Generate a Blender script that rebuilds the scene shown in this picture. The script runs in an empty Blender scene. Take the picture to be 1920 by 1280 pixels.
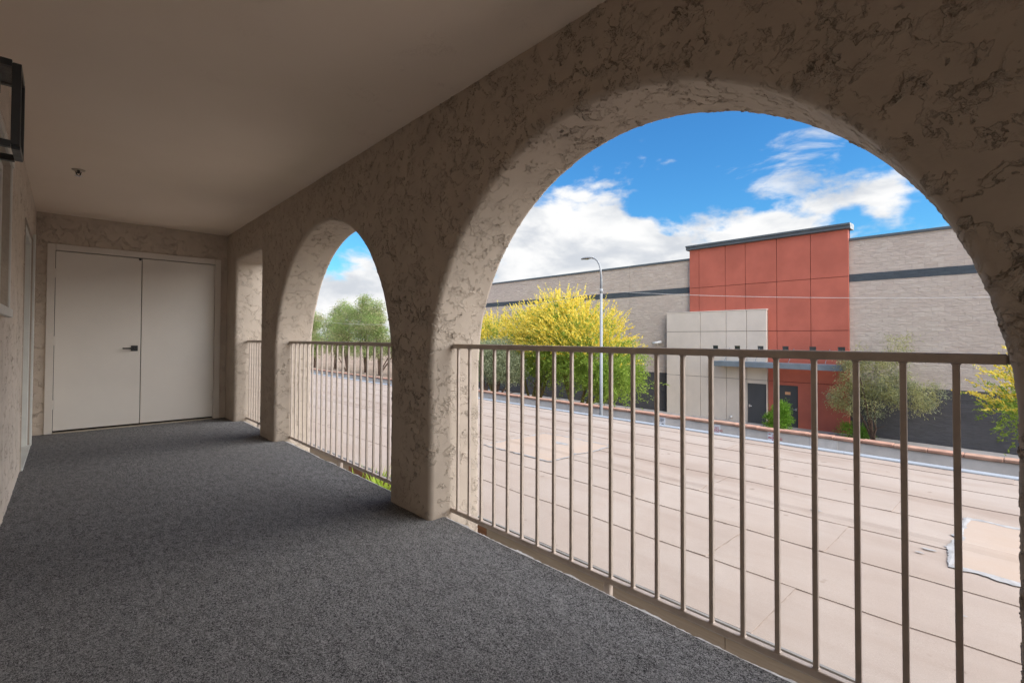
import bpy, bmesh, math, random
import numpy as np
from mathutils import Vector, Matrix

SC = bpy.context.scene
COL = SC.collection
R = math.radians
SEED = 7

# ------------------------------------------------------------------ camera
cam_data = bpy.data.cameras.new("camera")
cam = bpy.data.objects.new("camera", cam_data)
COL.objects.link(cam)
EYE = 1.075
cam.location = (0.0, 0.0, EYE)
cam_data.sensor_width = 36.0
cam_data.lens = 904.5 / 1920.0 * 36.0
cam_data.shift_y = -22.1 / 1920.0
cam_data.clip_start = 0.02
cam_data.clip_end = 3000.0
cam.rotation_euler = (Matrix.Rotation(R(-42.76), 4, 'Z') @ Matrix.Rotation(R(91.03), 4, 'X') @ Matrix.Rotation(R(0.22), 4, 'Z')).to_euler()
SC.camera = cam

# ------------------------------------------------------------------ sky, sun, exposure
SUN_EL, SUN_AZ = 27.0, 161.0          # azimuth measured from +Y towards +X
EXPOSURE = 3.1
world = bpy.data.worlds.new("World")
SC.world = world
world.use_nodes = True


def build_world():
    nt = world.node_tree
    N, L = nt.nodes, nt.links
    N.clear()
    out = N.new("ShaderNodeOutputWorld")
    bg = N.new("ShaderNodeBackground")
    bg.inputs['Strength'].default_value = 0.06
    L.new(bg.outputs[0], out.inputs[0])
    sky = N.new("ShaderNodeTexSky")
    sky.sky_type = 'NISHITA'
    sky.sun_disc = False
    sky.sun_elevation = R(SUN_EL)
    sky.sun_rotation = R(SUN_AZ)
    sky.air_density = 1.3
    sky.dust_density = 0.2
    sky.ozone_density = 3.0
    hs = N.new("ShaderNodeHueSaturation")
    hs.inputs['Saturation'].default_value = 1.12
    hs.inputs['Value'].default_value = 0.335
    hs.inputs['Hue'].default_value = 0.50
    L.new(sky.outputs[0], hs.inputs['Color'])
    wb = N.new("ShaderNodeMix")
    wb.data_type = 'RGBA'
    wb.blend_type = 'MULTIPLY'
    wb.inputs[0].default_value = 1.0
    wb.inputs[7].default_value = (0.36, 0.78, 1.10, 1)
    L.new(hs.outputs[0], wb.inputs[6])
    tc = N.new("ShaderNodeTexCoord")
    sep = N.new("ShaderNodeSeparateXYZ")
    L.new(tc.outputs['Generated'], sep.inputs[0])

    def math_n(op, a, b=None, clamp=False):
        m = N.new("ShaderNodeMath")
        m.operation = op
        m.use_clamp = clamp
        for i, v in enumerate((a, b)):
            if v is None:
                continue
            if isinstance(v, (int, float)):
                m.inputs[i].default_value = v
            else:
                L.new(v, m.inputs[i])
        return m.outputs[0]

    def mapping(scale, loc=(0, 0, 0)):
        m = N.new("ShaderNodeMapping")
        m.inputs['Scale'].default_value = scale
        m.inputs['Location'].default_value = loc
        L.new(tc.outputs['Generated'], m.inputs['Vector'])
        return m.outputs[0]

    def noise(vec, scale, detail, rough, dist=0.0):
        n = N.new("ShaderNodeTexNoise")
        n.inputs['Scale'].default_value = scale
        n.inputs['Detail'].default_value = detail
        n.inputs['Roughness'].default_value = rough
        n.inputs['Distortion'].default_value = dist
        L.new(vec, n.inputs['Vector'])
        return n.outputs[0]

    def ramp(v, a, b, lo=0.0, hi=1.0):
        m = N.new("ShaderNodeMapRange")
        m.interpolation_type = 'SMOOTHSTEP'
        m.inputs['From Min'].default_value = a
        m.inputs['From Max'].default_value = b
        m.inputs['To Min'].default_value = lo
        m.inputs['To Max'].default_value = hi
        L.new(v, m.inputs['Value'])
        return m.outputs[0]

    el = sep.outputs['Z']
    # cumulus bank near the horizon, scattered wisps above
    big = noise(mapping((1, 1, 1.9), (-7.359, -2.867, 0.665)), 3.3, 10, 0.55, 0.12)
    bias = math_n('ADD', ramp(el, 0.17, 0.36, 0.145, -0.10), ramp(el, 0.01, 0.075, 0.13, 0.0))
    dens = math_n('ADD', big, bias)
    m1 = ramp(dens, 0.52, 0.60)
    wis = noise(mapping((1, 1, 2.6), (7.526, -2.881, 2.545)), 5.5, 9, 0.62, 0.5)
    m2 = ramp(wis, 0.60, 0.76, 0.0, 0.75)
    mask = math_n('MAXIMUM', m1, m2)
    # light and grey billows inside the cloud
    shade = noise(mapping((1, 1, 2.2), (-7.359, -2.867, 0.585)), 7.0, 8, 0.55, 0.3)
    sh = ramp(shade, 0.34, 0.60, 0.0, 1.0)
    ccol = N.new("ShaderNodeMix")
    ccol.data_type = 'RGBA'
    ccol.inputs[6].default_value = (1.30, 1.37, 1.48, 1)
    ccol.inputs[7].default_value = (1.95, 1.95, 1.95, 1)
    L.new(sh, ccol.inputs[0])
    mix = N.new("ShaderNodeMix")
    mix.data_type = 'RGBA'
    L.new(mask, mix.inputs[0])
    L.new(wb.outputs[2], mix.inputs[6])
    L.new(ccol.outputs[2], mix.inputs[7])
    L.new(mix.outputs[2], bg.inputs['Color'])


build_world()

sun_data = bpy.data.lights.new("sun", 'SUN')
sun_data.energy = 1.5
sun_data.angle = R(118)
sun_data.color = (1.0, 0.955, 0.9)
sun = bpy.data.objects.new("sun", sun_data)
COL.objects.link(sun)
_sd = Vector((math.sin(R(SUN_AZ)) * math.cos(R(SUN_EL)), math.cos(R(SUN_AZ)) * math.cos(R(SUN_EL)), math.sin(R(SUN_EL))))
sun.rotation_euler = _sd.to_track_quat('Z', 'Y').to_euler()
sun.location = _sd * 60

vs = SC.view_settings
vs.view_transform = 'Standard'
vs.look = 'None'
vs.gamma = 1.0
vs.use_curve_mapping = False
vs.exposure = EXPOSURE
SC.render.engine = 'CYCLES'
SC.cycles.use_denoising = True
SC.cycles.max_bounces = 10
SC.cycles.diffuse_bounces = 8
SC.cycles.transparent_max_bounces = 12
SC.cycles.sample_clamp_indirect = 8.0

# ------------------------------------------------------------------ materials
MAT = {}


class Nodes:
    def __init__(self, name):
        self.m = bpy.data.materials.new(name)
        self.m.use_nodes = True
        self.nt = self.m.node_tree
        self.N, self.L = self.nt.nodes, self.nt.links
        self.N.clear()
        self.out = self.N.new("ShaderNodeOutputMaterial")
        self.b = self.N.new("ShaderNodeBsdfPrincipled")
        self.L.new(self.b.outputs[0], self.out.inputs['Surface'])
        self.tc = self.N.new("ShaderNodeTexCoord")
        self.b.inputs['Roughness'].default_value = 0.8
        self.b.inputs['Specular IOR Level'].default_value = 0.3
        MAT[name] = self.m

    def set(self, sock, v):
        if isinstance(v, (int, float, tuple, list)):
            if isinstance(v, (tuple, list)) and len(v) == 3 and sock.type == 'RGBA':
                v = (*v, 1)
            sock.default_value = v
        else:
            self.L.new(v, sock)

    def map(self, scale=(1, 1, 1), loc=(0, 0, 0), rot=(0, 0, 0), vec=None):
        n = self.N.new("ShaderNodeMapping")
        n.inputs['Scale'].default_value = scale
        n.inputs['Location'].default_value = loc
        n.inputs['Rotation'].default_value = rot
        self.L.new(vec or self.tc.outputs['Object'], n.inputs['Vector'])
        return n.outputs[0]

    def noise(self, scale, detail=4, rough=0.5, dist=0.0, vec=None, color=False):
        n = self.N.new("ShaderNodeTexNoise")
        n.inputs['Scale'].default_value = scale
        n.inputs['Detail'].default_value = detail
        n.inputs['Roughness'].default_value = rough
        n.inputs['Distortion'].default_value = dist
        self.L.new(vec or self.tc.outputs['Object'], n.inputs['Vector'])
        return n.outputs[1] if color else n.outputs[0]

    def voro(self, scale, feature='F1', vec=None, out=0):
        n = self.N.new("ShaderNodeTexVoronoi")
        n.feature = feature
        n.inputs['Scale'].default_value = scale
        self.L.new(vec or self.tc.outputs['Object'], n.inputs['Vector'])
        return n.outputs[out]

    def range(self, v, a, b, lo=0.0, hi=1.0, smooth=True):
        n = self.N.new("ShaderNodeMapRange")
        n.interpolation_type = 'SMOOTHSTEP' if smooth else 'LINEAR'
        n.inputs['From Min'].default_value = a
        n.inputs['From Max'].default_value = b
        n.inputs['To Min'].default_value = lo
        n.inputs['To Max'].default_value = hi
        self.L.new(v, n.inputs['Value'])
        return n.outputs[0]

    def math(self, op, a, b=0.0, clamp=False):
        n = self.N.new("ShaderNodeMath")
        n.operation = op
        n.use_clamp = clamp
        self.set(n.inputs[0], a)
        self.set(n.inputs[1], b)
        return n.outputs[0]

    def mix(self, f, a, b, blend='MIX'):
        n = self.N.new("ShaderNodeMix")
        n.data_type = 'RGBA'
        n.blend_type = blend
        self.set(n.inputs[0], f)
        self.set(n.inputs[6], a)
        self.set(n.inputs[7], b)
        return n.outputs[2]

    def bump(self, h, dist=0.01, strength=1.0, normal=None):
        n = self.N.new("ShaderNodeBump")
        n.inputs['Strength'].default_value = strength
        n.inputs['Distance'].default_value = dist
        self.L.new(h, n.inputs['Height'])
        if normal is not None:
            self.L.new(normal, n.inputs['Normal'])
        return n.outputs[0]

    def base(self, v): self.set(self.b.inputs['Base Color'], v)
    def rough(self, v): self.set(self.b.inputs['Roughness'], v)
    def normal(self, v): self.L.new(v, self.b.inputs['Normal'])

    def displace(self, h, scale=1.0, method='BOTH'):
        n = self.N.new("ShaderNodeDisplacement")
        n.inputs['Midlevel'].default_value = 0.0
        n.inputs['Scale'].default_value = scale
        self.L.new(h, n.inputs['Height'])
        self.L.new(n.outputs[0], self.out.inputs['Displacement'])
        self.m.displacement_method = method


def paint(name, col, rough=0.5, var=0.06, scale=3.0, bump=0.0, bscale=150, spec=0.3, metal=0.0):
    k = Nodes(name)
    n = k.noise(scale, 6, 0.6)
    lo = tuple(c * (1 - var) for c in col)
    hi = tuple(min(1, c * (1 + var)) for c in col)
    k.base(k.mix(k.range(n, 0.3, 0.7), lo, hi))
    k.rough(k.range(k.noise(scale * 2.3, 4), 0.3, 0.7, rough - 0.06, rough + 0.06))
    k.b.inputs['Specular IOR Level'].default_value = spec
    k.b.inputs['Metallic'].default_value = metal
    if bump:
        k.normal(k.bump(k.noise(bscale, 4, 0.6), bump))
    return k.m


def stucco(name, col, amp=1.0, stretch=1.0):
    """torn skip-trowel render: smooth flats broken by crinkled tears"""
    k = Nodes(name)
    def torn(scale, detail, rough, dist, loc, width, off, seg_scale, seg_lo, seg_hi):
        """short ragged lips: contour of a rough field, kept only on one flank and in pieces"""
        p0 = k.map((1, 1, 1.0 / stretch), loc)
        p1 = k.map((1, 1, 1.0 / stretch), (loc[0] + off[0], loc[1] + off[1], loc[2] + off[2]))
        n0 = k.noise(scale, detail, rough, dist, p0)
        nb = k.noise(scale, 2, 0.5, dist, p1)
        na = k.noise(scale, 2, 0.5, dist, p0)
        flank = k.range(k.math('SUBTRACT', na, nb), -0.03, 0.03)
        seg = k.math('MULTIPLY', k.range(k.noise(seg_scale, 3, 0.6, 0.0, k.map((1, 1, 1), (loc[1], loc[2], loc[0]))), seg_lo, seg_hi), flank)
        crack = k.math('SUBTRACT', 1.0, k.range(k.math('ABSOLUTE', k.math('SUBTRACT', n0, 0.5)), 0.0, width))
        lip = k.math('MULTIPLY', k.range(n0, 0.5, 0.5 + width * 1.2), k.math('SUBTRACT', 1.0, k.range(n0, 0.5 + width * 1.2, 0.5 + width * 7)))
        return k.math('MULTIPLY', crack, seg), k.math('MULTIPLY', lip, seg)
    patch = k.range(k.noise(2.7, 3, 0.55, 0.2, k.map((1, 1, 1.0 / stretch), (2.3, 7.1, 0.7))), 0.36, 0.54, 0.35, 1.0)
    c1, l1 = torn(8.5, 8, 0.60, 0.25, (0.0, 0.0, 0.0), 0.011, (0.010, 0.012, 0.03), 9.0, 0.36, 0.48)
    c2, l2 = torn(16.0, 7, 0.62, 0.25, (9.1, 3.3, 5.5), 0.016, (0.006, -0.010, 0.018), 11.0, 0.40, 0.52)
    h = k.math('MULTIPLY', k.math('SUBTRACT', k.math('MULTIPLY', l1, 0.0040 * amp), k.math('MULTIPLY', c1, 0.0062 * amp)), patch)
    h2 = k.math('SUBTRACT', k.math('MULTIPLY', l2, 0.0026 * amp), k.math('MULTIPLY', c2, 0.0044 * amp))
    h = k.math('ADD', h, k.math('MULTIPLY', h2, k.range(k.noise(4.1, 2, 0.5, 0.0, k.map((1, 1, 1), (5.3, 2.1, 8.7))), 0.40, 0.54)))
    h = k.math('ADD', h, k.math('MULTIPLY', k.noise(2.3, 4), 0.010 * amp))
    h = k.math('ADD', h, k.math('MULTIPLY', k.noise(80, 4, 0.65), 0.0008))
    k.displace(h, 1.0, 'BOTH')
    c = k.mix(k.range(k.noise(5, 5, 0.6), 0.3, 0.7), tuple(x * 0.93 for x in col), tuple(x * 1.05 for x in col))
    k.base(c)
    k.rough(0.88)
    return k.m


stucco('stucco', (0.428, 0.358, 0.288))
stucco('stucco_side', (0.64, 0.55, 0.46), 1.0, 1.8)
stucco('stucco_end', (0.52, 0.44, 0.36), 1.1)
paint('outer_plaster', (0.45, 0.38, 0.31), 0.85, 0.08, 4, 0.004, 40)


def m_ceiling():
    k = Nodes('ceiling_paint')
    k.base(k.mix(k.range(k.noise(1.2, 4), 0.3, 0.7), (0.80, 0.685, 0.565), (0.83, 0.715, 0.595)))
    k.rough(0.75)
    t = k.noise(16, 5, 0.62, 0.5)
    l = k.math('SUBTRACT', 1.0, k.range(k.math('ABSOLUTE', k.math('SUBTRACT', t, 0.5)), 0.0, 0.015))
    l = k.math('MULTIPLY', l, k.range(k.noise(4.5, 2), 0.55, 0.68))
    h = k.math('ADD', k.math('MULTIPLY', l, 0.4), k.math('MULTIPLY', k.noise(120, 3), 0.25))
    k.normal(k.bump(h, 0.0022))


m_ceiling()


def m_carpet():
    k = Nodes('carpet_pile')
    f = k.noise(330, 2, 0.6, 0.8)
    g = k.noise(150, 3, 0.7, 1.4, k.map((1.0, 0.75, 1)))
    w = k.noise(1.3, 5, 0.62, 0.5, k.map((1.0, 0.5, 1)))
    m = k.noise(34, 4, 0.6, 0.6, k.map((1.0, 0.35, 1)))
    s = k.math('ADD', k.math('MULTIPLY', f, 0.40), k.math('MULTIPLY', g, 0.60))
    s = k.math('ADD', s, k.math('MULTIPLY', k.math('SUBTRACT', m, 0.5), 0.12))
    c = k.mix(k.range(s, 0.41, 0.61), (0.024, 0.0235, 0.024), (0.36, 0.35, 0.342))
    c = k.mix(k.range(w, 0.35, 0.72, 0.0, 0.28), c, (0.150, 0.143, 0.138))
    k.base(c)
    k.rough(0.97)
    k.b.inputs['Specular IOR Level'].default_value = 0.05
    k.normal(k.bump(s, 0.007))


m_carpet()

paint('rail_paint', (0.47, 0.39, 0.325), 0.42, 0.12, 14, 0.0006, 60, 0.4)
paint('door_paint', (0.69, 0.64, 0.575), 0.50, 0.03, 1.5, 0.0005, 220)
paint('frame_paint', (0.64, 0.585, 0.52), 0.50, 0.04, 2.0, 0.0006, 120)
paint('dark_gap', (0.015, 0.013, 0.012), 0.9)
paint('black_metal', (0.008, 0.008, 0.009), 0.38, 0.1, 20, 0, 1, 0.5)
paint('threshold_metal', (0.42, 0.36, 0.28), 0.35, 0.1, 20, 0, 1, 0.5, 0.4)
paint('chrome', (0.72, 0.72, 0.74), 0.28, 0.04, 20, 0, 1, 0.5, 0.9)
paint('white_trim', (0.62, 0.62, 0.58), 0.5, 0.05, 6)
paint('white_vinyl', (0.62, 0.60, 0.55), 0.45, 0.03, 3)
paint('adhesive_white', (0.78, 0.77, 0.76), 0.7, 0.12, 40, 0.002, 120)
paint('window_blind', (0.40, 0.36, 0.32), 0.6, 0.05, 2)


def m_glass(name):
    k = Nodes(name)
    tr = k.N.new("ShaderNodeBsdfTransparent")
    gl = k.N.new("ShaderNodeBsdfGlossy")
    gl.inputs['Roughness'].default_value = 0.03
    fr = k.N.new("ShaderNodeLayerWeight")
    fr.inputs['Blend'].default_value = 0.25
    ms = k.N.new("ShaderNodeMixShader")
    k.L.new(k.math('ADD', k.math('MULTIPLY', k.math('POWER', fr.outputs['Facing'], 3.0), 0.5), 0.05), ms.inputs[0])
    k.L.new(tr.outputs[0], ms.inputs[1])
    k.L.new(gl.outputs[0], ms.inputs[2])
    k.L.new(ms.outputs[0], k.out.inputs['Surface'])


m_glass('clear_glass')
paint('dark_glass', (0.035, 0.045, 0.05), 0.08, 0.1, 2, 0, 1, 0.6)


def m_roofing():
    k = Nodes('roofing_granules')
    big = k.noise(0.9, 5, 0.6, 0.3)
    streak = k.noise(1.6, 4, 0.6, 0.4, k.map((1, 0.15, 1)))
    fine = k.noise(160, 3, 0.7)
    c = k.mix(k.range(big, 0.32, 0.7), (0.348, 0.274, 0.222), (0.392, 0.326, 0.275))
    c = k.mix(k.range(streak, 0.44, 0.70, 0, 0.8), c, (0.285, 0.213, 0.166))
    oi = k.N.new("ShaderNodeObjectInfo")
    c = k.mix(k.range(oi.outputs['Random'], 0, 1, 0.0, 0.4, False), c, (0.40, 0.336, 0.286))
    c = k.mix(k.range(k.noise(0.42, 5, 0.65, 0.8), 0.52, 0.70, 0, 0.45), c, (0.41, 0.352, 0.303))
    c = k.mix(k.range(fine, 0.3, 0.72, 0.0, 0.30), c, (0.20, 0.152, 0.12))
    spot = k.range(k.noise(5.5, 2, 0.4), 0.73, 0.78)
    c = k.mix(k.math('MULTIPLY', spot, 0.5), c, (0.16, 0.115, 0.085))
    k.base(c)
    k.rough(0.92)
    k.normal(k.bump(k.math('ADD', k.math('MULTIPLY', fine, 0.5), k.noise(6, 4, 0.6)), 0.004))


m_roofing()


def m_patch_roof():
    k = Nodes('patch_granules')
    c = k.mix(k.range(k.noise(1.3, 5, 0.6), 0.3, 0.7), (0.405, 0.305, 0.232), (0.40, 0.322, 0.262))
    c = k.mix(k.range(k.noise(170, 3, 0.7), 0.3, 0.72, 0, 0.2), c, (0.27, 0.2, 0.15))
    k.base(c)
    k.rough(0.92)
    k.normal(k.bump(k.noise(7, 4), 0.004))


m_patch_roof()
paint('sealant', (0.31, 0.298, 0.285), 0.6, 0.22, 9, 0.003, 30)
paint('asphalt_bleed', (0.235, 0.182, 0.145), 0.8, 0.3, 9)
paint('drip_metal', (0.30, 0.325, 0.35), 0.55, 0.06, 2.0, 0, 1, 0.3, 0.0)
paint('gutter_metal', (0.30, 0.28, 0.255), 0.45, 0.1, 4, 0, 1, 0.5, 0.1)


def m_wood(name, a, b):
    k = Nodes(name)
    v = k.map((1, 0.06, 1))
    g = k.noise(28, 6, 0.65, 0.8, v)
    k.base(k.mix(k.range(g, 0.3, 0.7), a, b))
    k.rough(0.75)
    k.normal(k.bump(g, 0.003))


m_wood('fascia_paint', (0.36, 0.30, 0.235), (0.43, 0.37, 0.30))
m_wood('bare_wood', (0.22, 0.105, 0.06), (0.36, 0.19, 0.115))


def m_cmu(name, a, b, amp=0.02):
    k = Nodes(name)
    v = k.map((1, 1, 1), (0, 0, 0), (0, 0, 0))
    sw = k.N.new("ShaderNodeSeparateXYZ")
    k.L.new(k.tc.outputs['Object'], sw.inputs[0])
    cb = k.N.new("ShaderNodeCombineXYZ")
    k.L.new(sw.outputs['Y'], cb.inputs['X'])
    k.L.new(sw.outputs['Z'], cb.inputs['Y'])
    br = k.N.new("ShaderNodeTexBrick")
    br.offset = 0.5
    br.inputs['Scale'].default_value = 1.0
    br.inputs['Brick Width'].default_value = 0.406
    br.inputs['Row Height'].default_value = 0.203
    br.inputs['Mortar Size'].default_value = 0.006
    br.inputs['Mortar Smooth'].default_value = 0.3
    br.inputs['Color1'].default_value = (0.2, 0.2, 0.2, 1)
    br.inputs['Color2'].default_value = (0.8, 0.8, 0.8, 1)
    br.inputs['Mortar'].default_value = (0.0, 0.0, 0.0, 1)
    k.L.new(cb.outputs[0], br.inputs['Vector'])
    n = k.noise(5.5, 7, 0.68, 0.5, k.map((1, 0.55, 2.1)))
    n2 = k.noise(0.5, 4, 0.6)
    c = k.mix(k.range(n, 0.32, 0.68), a, b)
    c = k.mix(k.math('MULTIPLY', br.outputs['Fac'], 0.10), c, tuple(x * 0.72 for x in a))
    c = k.mix(k.range(n2, 0.35, 0.7, 0, 0.25), c, tuple(x * 1.1 for x in b))
    c = k.mix(0.10, c, br.outputs['Color'], 'OVERLAY')
    k.base(c)
    k.rough(0.9)
    h = k.math('SUBTRACT', k.math('MULTIPLY', n, 1.0), k.math('MULTIPLY', br.outputs['Fac'], 0.10))
    k.normal(k.bump(h, amp * 5))


m_cmu('split_face_block', (0.51, 0.43, 0.365), (0.60, 0.51, 0.435), 0.012)
m_cmu('grey_block', (0.070, 0.068, 0.072), (0.092, 0.090, 0.095), 0.006)
m_cmu('band_block', (0.062, 0.078, 0.09), (0.085, 0.10, 0.115), 0.006)
paint('red_render', (0.49, 0.138, 0.094), 0.85, 0.10, 0.7, 0.003, 60)
paint('red_joint', (0.10, 0.025, 0.02), 0.9)
paint('cream_render', (0.66, 0.585, 0.505), 0.85, 0.06, 0.7, 0.003, 60)
paint('cream_joint', (0.2, 0.16, 0.13), 0.9)
paint('grey_metal', (0.10, 0.12, 0.135), 0.45, 0.08, 2, 0, 1, 0.4)
paint('canopy_metal', (0.17, 0.205, 0.235), 0.4, 0.1, 2, 0, 1, 0.4)
paint('door_grey', (0.075, 0.077, 0.082), 0.5, 0.05, 2)
paint('label_orange', (0.72, 0.38, 0.2), 0.6)
paint('white_plastic', (0.72, 0.72, 0.70), 0.4, 0.03)
paint('concrete', (0.42, 0.39, 0.36), 0.9, 0.12, 2.5, 0.003, 60)
paint('wall_grey', (0.58, 0.535, 0.485), 0.9, 0.10, 2.0, 0.005, 45)
paint('wall_grey_patch', (0.66, 0.62, 0.57), 0.9, 0.12, 5.0, 0.006, 30)
paint('cap_terracotta', (0.40, 0.225, 0.16), 0.85, 0.18, 5.0, 0.006, 30)
paint('cap_pale', (0.40, 0.24, 0.17), 0.85, 0.18, 5.0, 0.006, 30)
paint('galvanised', (0.27, 0.285, 0.295), 0.6, 0.10, 4, 0, 1, 0.3, 0.0)
paint('lamp_lens', (0.30, 0.27, 0.16), 0.35, 0.1)
paint('sign_white', (0.74, 0.74, 0.75), 0.45, 0.06, 9)
paint('sign_black', (0.01, 0.012, 0.03), 0.5)
paint('sign_red', (0.5, 0.02, 0.035), 0.5)
paint('cable_grey', (0.70, 0.68, 0.64), 0.6)
paint('asphalt', (0.055, 0.055, 0.057), 0.9, 0.2, 3, 0.004, 120)


def m_ground():
    k = Nodes('desert_ground')
    c = k.mix(k.range(k.noise(0.25, 6, 0.6), 0.3, 0.7), (0.25, 0.18, 0.13), (0.36, 0.27, 0.20))
    c = k.mix(k.range(k.noise(30, 4, 0.7), 0.35, 0.75, 0, 0.4), c, (0.16, 0.12, 0.09))
    k.base(c)
    k.rough(0.95)
    k.normal(k.bump(k.noise(9, 6, 0.65), 0.04))


m_ground()


def m_leaf(name, a, b, trans=0.35):
    k = Nodes(name)
    g = k.N.new("ShaderNodeNewGeometry")
    c = k.mix(g.outputs['Random Per Island'], a, b)
    k.base(c)
    k.rough(0.6)
    t = k.N.new("ShaderNodeBsdfTranslucent")
    k.L.new(c, t.inputs[0])
    ms = k.N.new("ShaderNodeMixShader")
    ms.inputs[0].default_value = trans
    k.L.new(k.b.outputs[0], ms.inputs[1])
    k.L.new(t.outputs[0], ms.inputs[2])
    k.L.new(ms.outputs[0], k.out.inputs['Surface'])


m_leaf('blossom_yellow', (0.80, 0.60, 0.04), (0.92, 0.82, 0.22), 0.45)
m_leaf('leaf_green', (0.14, 0.25, 0.03), (0.42, 0.54, 0.10), 0.5)
m_leaf('leaf_bright', (0.12, 0.30, 0.025), (0.32, 0.52, 0.07), 0.45)
m_leaf('leaf_olive', (0.17, 0.21, 0.11), (0.44, 0.46, 0.29), 0.5)
m_leaf('leaf_willow', (0.30, 0.31, 0.11), (0.60, 0.58, 0.30), 0.5)
m_leaf('leaf_far', (0.14, 0.22, 0.06), (0.36, 0.44, 0.15), 0.45)
m_leaf('leaf_far_pale', (0.28, 0.28, 0.13), (0.50, 0.47, 0.26), 0.45)
m_leaf('blade_green', (0.20, 0.32, 0.02), (0.45, 0.52, 0.08), 0.45)


def m_bark(name, a, b):
    k = Nodes(name)
    n = k.noise(14, 6, 0.65, 0.5, k.map((1, 1, 0.25)))
    k.base(k.mix(k.range(n, 0.3, 0.7), a, b))
    k.rough(0.9)
    k.normal(k.bump(n, 0.02))


m_bark('bark', (0.07, 0.045, 0.032), (0.17, 0.115, 0.085))
m_bark('bark_green', (0.12, 0.11, 0.035), (0.20, 0.15, 0.06))


# ------------------------------------------------------------------ helpers
def tag(o, label=None, cat=None, group=None, kind=None):
    if label:
        o['label'] = label
    if cat:
        o['category'] = cat
    if group:
        o['group'] = group
    if kind:
        o['kind'] = kind
    return o


def thing(name, loc, label, cat, group=None, kind='thing'):
    o = bpy.data.objects.new(name, None)
    o.empty_display_size = 0.2
    COL.objects.link(o)
    o.location = loc
    return tag(o, label, cat, group, kind)


def attach(o, parent):
    if parent is None:
        return o
    o.parent = parent
    if parent.type == 'EMPTY':      # all geometry is given in world coordinates
        o.matrix_parent_inverse = Matrix.Translation(-parent.location)
    return o


def link(name, mesh, mat=None, parent=None):
    if mat:
        if not mesh.materials:
            mesh.materials.append(MAT[mat])
    o = bpy.data.objects.new(name, mesh)
    COL.objects.link(o)
    return attach(o, parent)


class MB:
    def __init__(self):
        self.v, self.f = [], []

    def add(self, vs, fs):
        n = len(self.v)
        self.v += [tuple(p) for p in vs]
        self.f += [tuple(i + n for i in f) for f in fs]
        return self

    def box(self, x0, x1, y0, y1, z0, z1, bev=0.0):
        x0, x1 = sorted((x0, x1)); y0, y1 = sorted((y0, y1)); z0, z1 = sorted((z0, z1))
        if bev <= 0:
            v = [(x, y, z) for z in (z0, z1) for y in (y0, y1) for x in (x0, x1)]
            return self.add(v, [(0, 2, 3, 1), (4, 5, 7, 6), (0, 1, 5, 4), (2, 6, 7, 3), (0, 4, 6, 2), (1, 3, 7, 5)])
        b = min(bev, (x1 - x0) / 2.01, (y1 - y0) / 2.01, (z1 - z0) / 2.01)
        bm = bmesh.new()
        bmesh.ops.create_cube(bm, size=1.0)
        for q in bm.verts:
            q.co = Vector(((x0 + x1) / 2 + q.co.x * (x1 - x0), (y0 + y1) / 2 + q.co.y * (y1 - y0), (z0 + z1) / 2 + q.co.z * (z1 - z0)))
        bmesh.ops.bevel(bm, geom=list(bm.edges), offset=b, segments=1, affect='EDGES', profile=0.5)
        bm.verts.index_update()
        vs = [q.co[:] for q in bm.verts]
        fs = [[q.index for q in f.verts] for f in bm.faces]
        bm.free()
        return self.add(vs, fs)

    def tube(self, pts, rad, n=8, cap=True):
        pts = [Vector(p) for p in pts]
        if isinstance(rad, (int, float)):
            rad = [rad] * len(pts)
        rings, up = [], Vector((0, 0, 1))
        for i, p in enumerate(pts):
            d = (pts[min(i + 1, len(pts) - 1)] - pts[max(i - 1, 0)])
            d = d.normalized() if d.length > 1e-9 else Vector((0, 0, 1))
            a = d.cross(up)
            if a.length < 0.05:
                a = d.cross(Vector((1, 0, 0)))
            a.normalize()
            b = d.cross(a).normalized()
            rings.append([p + (a * math.cos(2 * math.pi * k / n) + b * math.sin(2 * math.pi * k / n)) * rad[i] for k in range(n)])
        vs = [q for r in rings for q in r]
        fs = []
        for i in range(len(pts) - 1):
            for k in range(n):
                fs.append((i * n + k, i * n + (k + 1) % n, (i + 1) * n + (k + 1) % n, (i + 1) * n + k))
        if cap:
            fs.append(tuple(range(n))[::-1])
            fs.append(tuple((len(pts) - 1) * n + k for k in range(n)))
        return self.add(vs, fs)

    def lathe(self, cx, cy, prof, n=16):
        vs = [(cx + r * math.cos(2 * math.pi * k / n), cy + r * math.sin(2 * math.pi * k / n), z) for r, z in prof for k in range(n)]
        fs = [(i * n + k, i * n + (k + 1) % n, (i + 1) * n + (k + 1) % n, (i + 1) * n + k) for i in range(len(prof) - 1) for k in range(n)]
        return self.add(vs, fs)

    def mesh(self, name, smooth=False):
        me = bpy.data.meshes.new(name)
        me.from_pydata(self.v, [], self.f)
        me.validate()
        if smooth:
            me.polygons.foreach_set('use_smooth', [True] * len(me.polygons))
        bm = bmesh.new()
        bm.from_mesh(me)
        bmesh.ops.recalc_face_normals(bm, faces=list(bm.faces))
        bm.to_mesh(me)
        bm.free()
        me.update()
        return me

    def build(self, name, mat, parent=None, smooth=False):
        return link(name, self.mesh(name, smooth), mat, parent)


def box(name, mat, parent, x0, x1, y0, y1, z0, z1, bev=0.0):
    return MB().box(x0, x1, y0, y1, z0, z1, bev).build(name, mat, parent)


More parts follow.
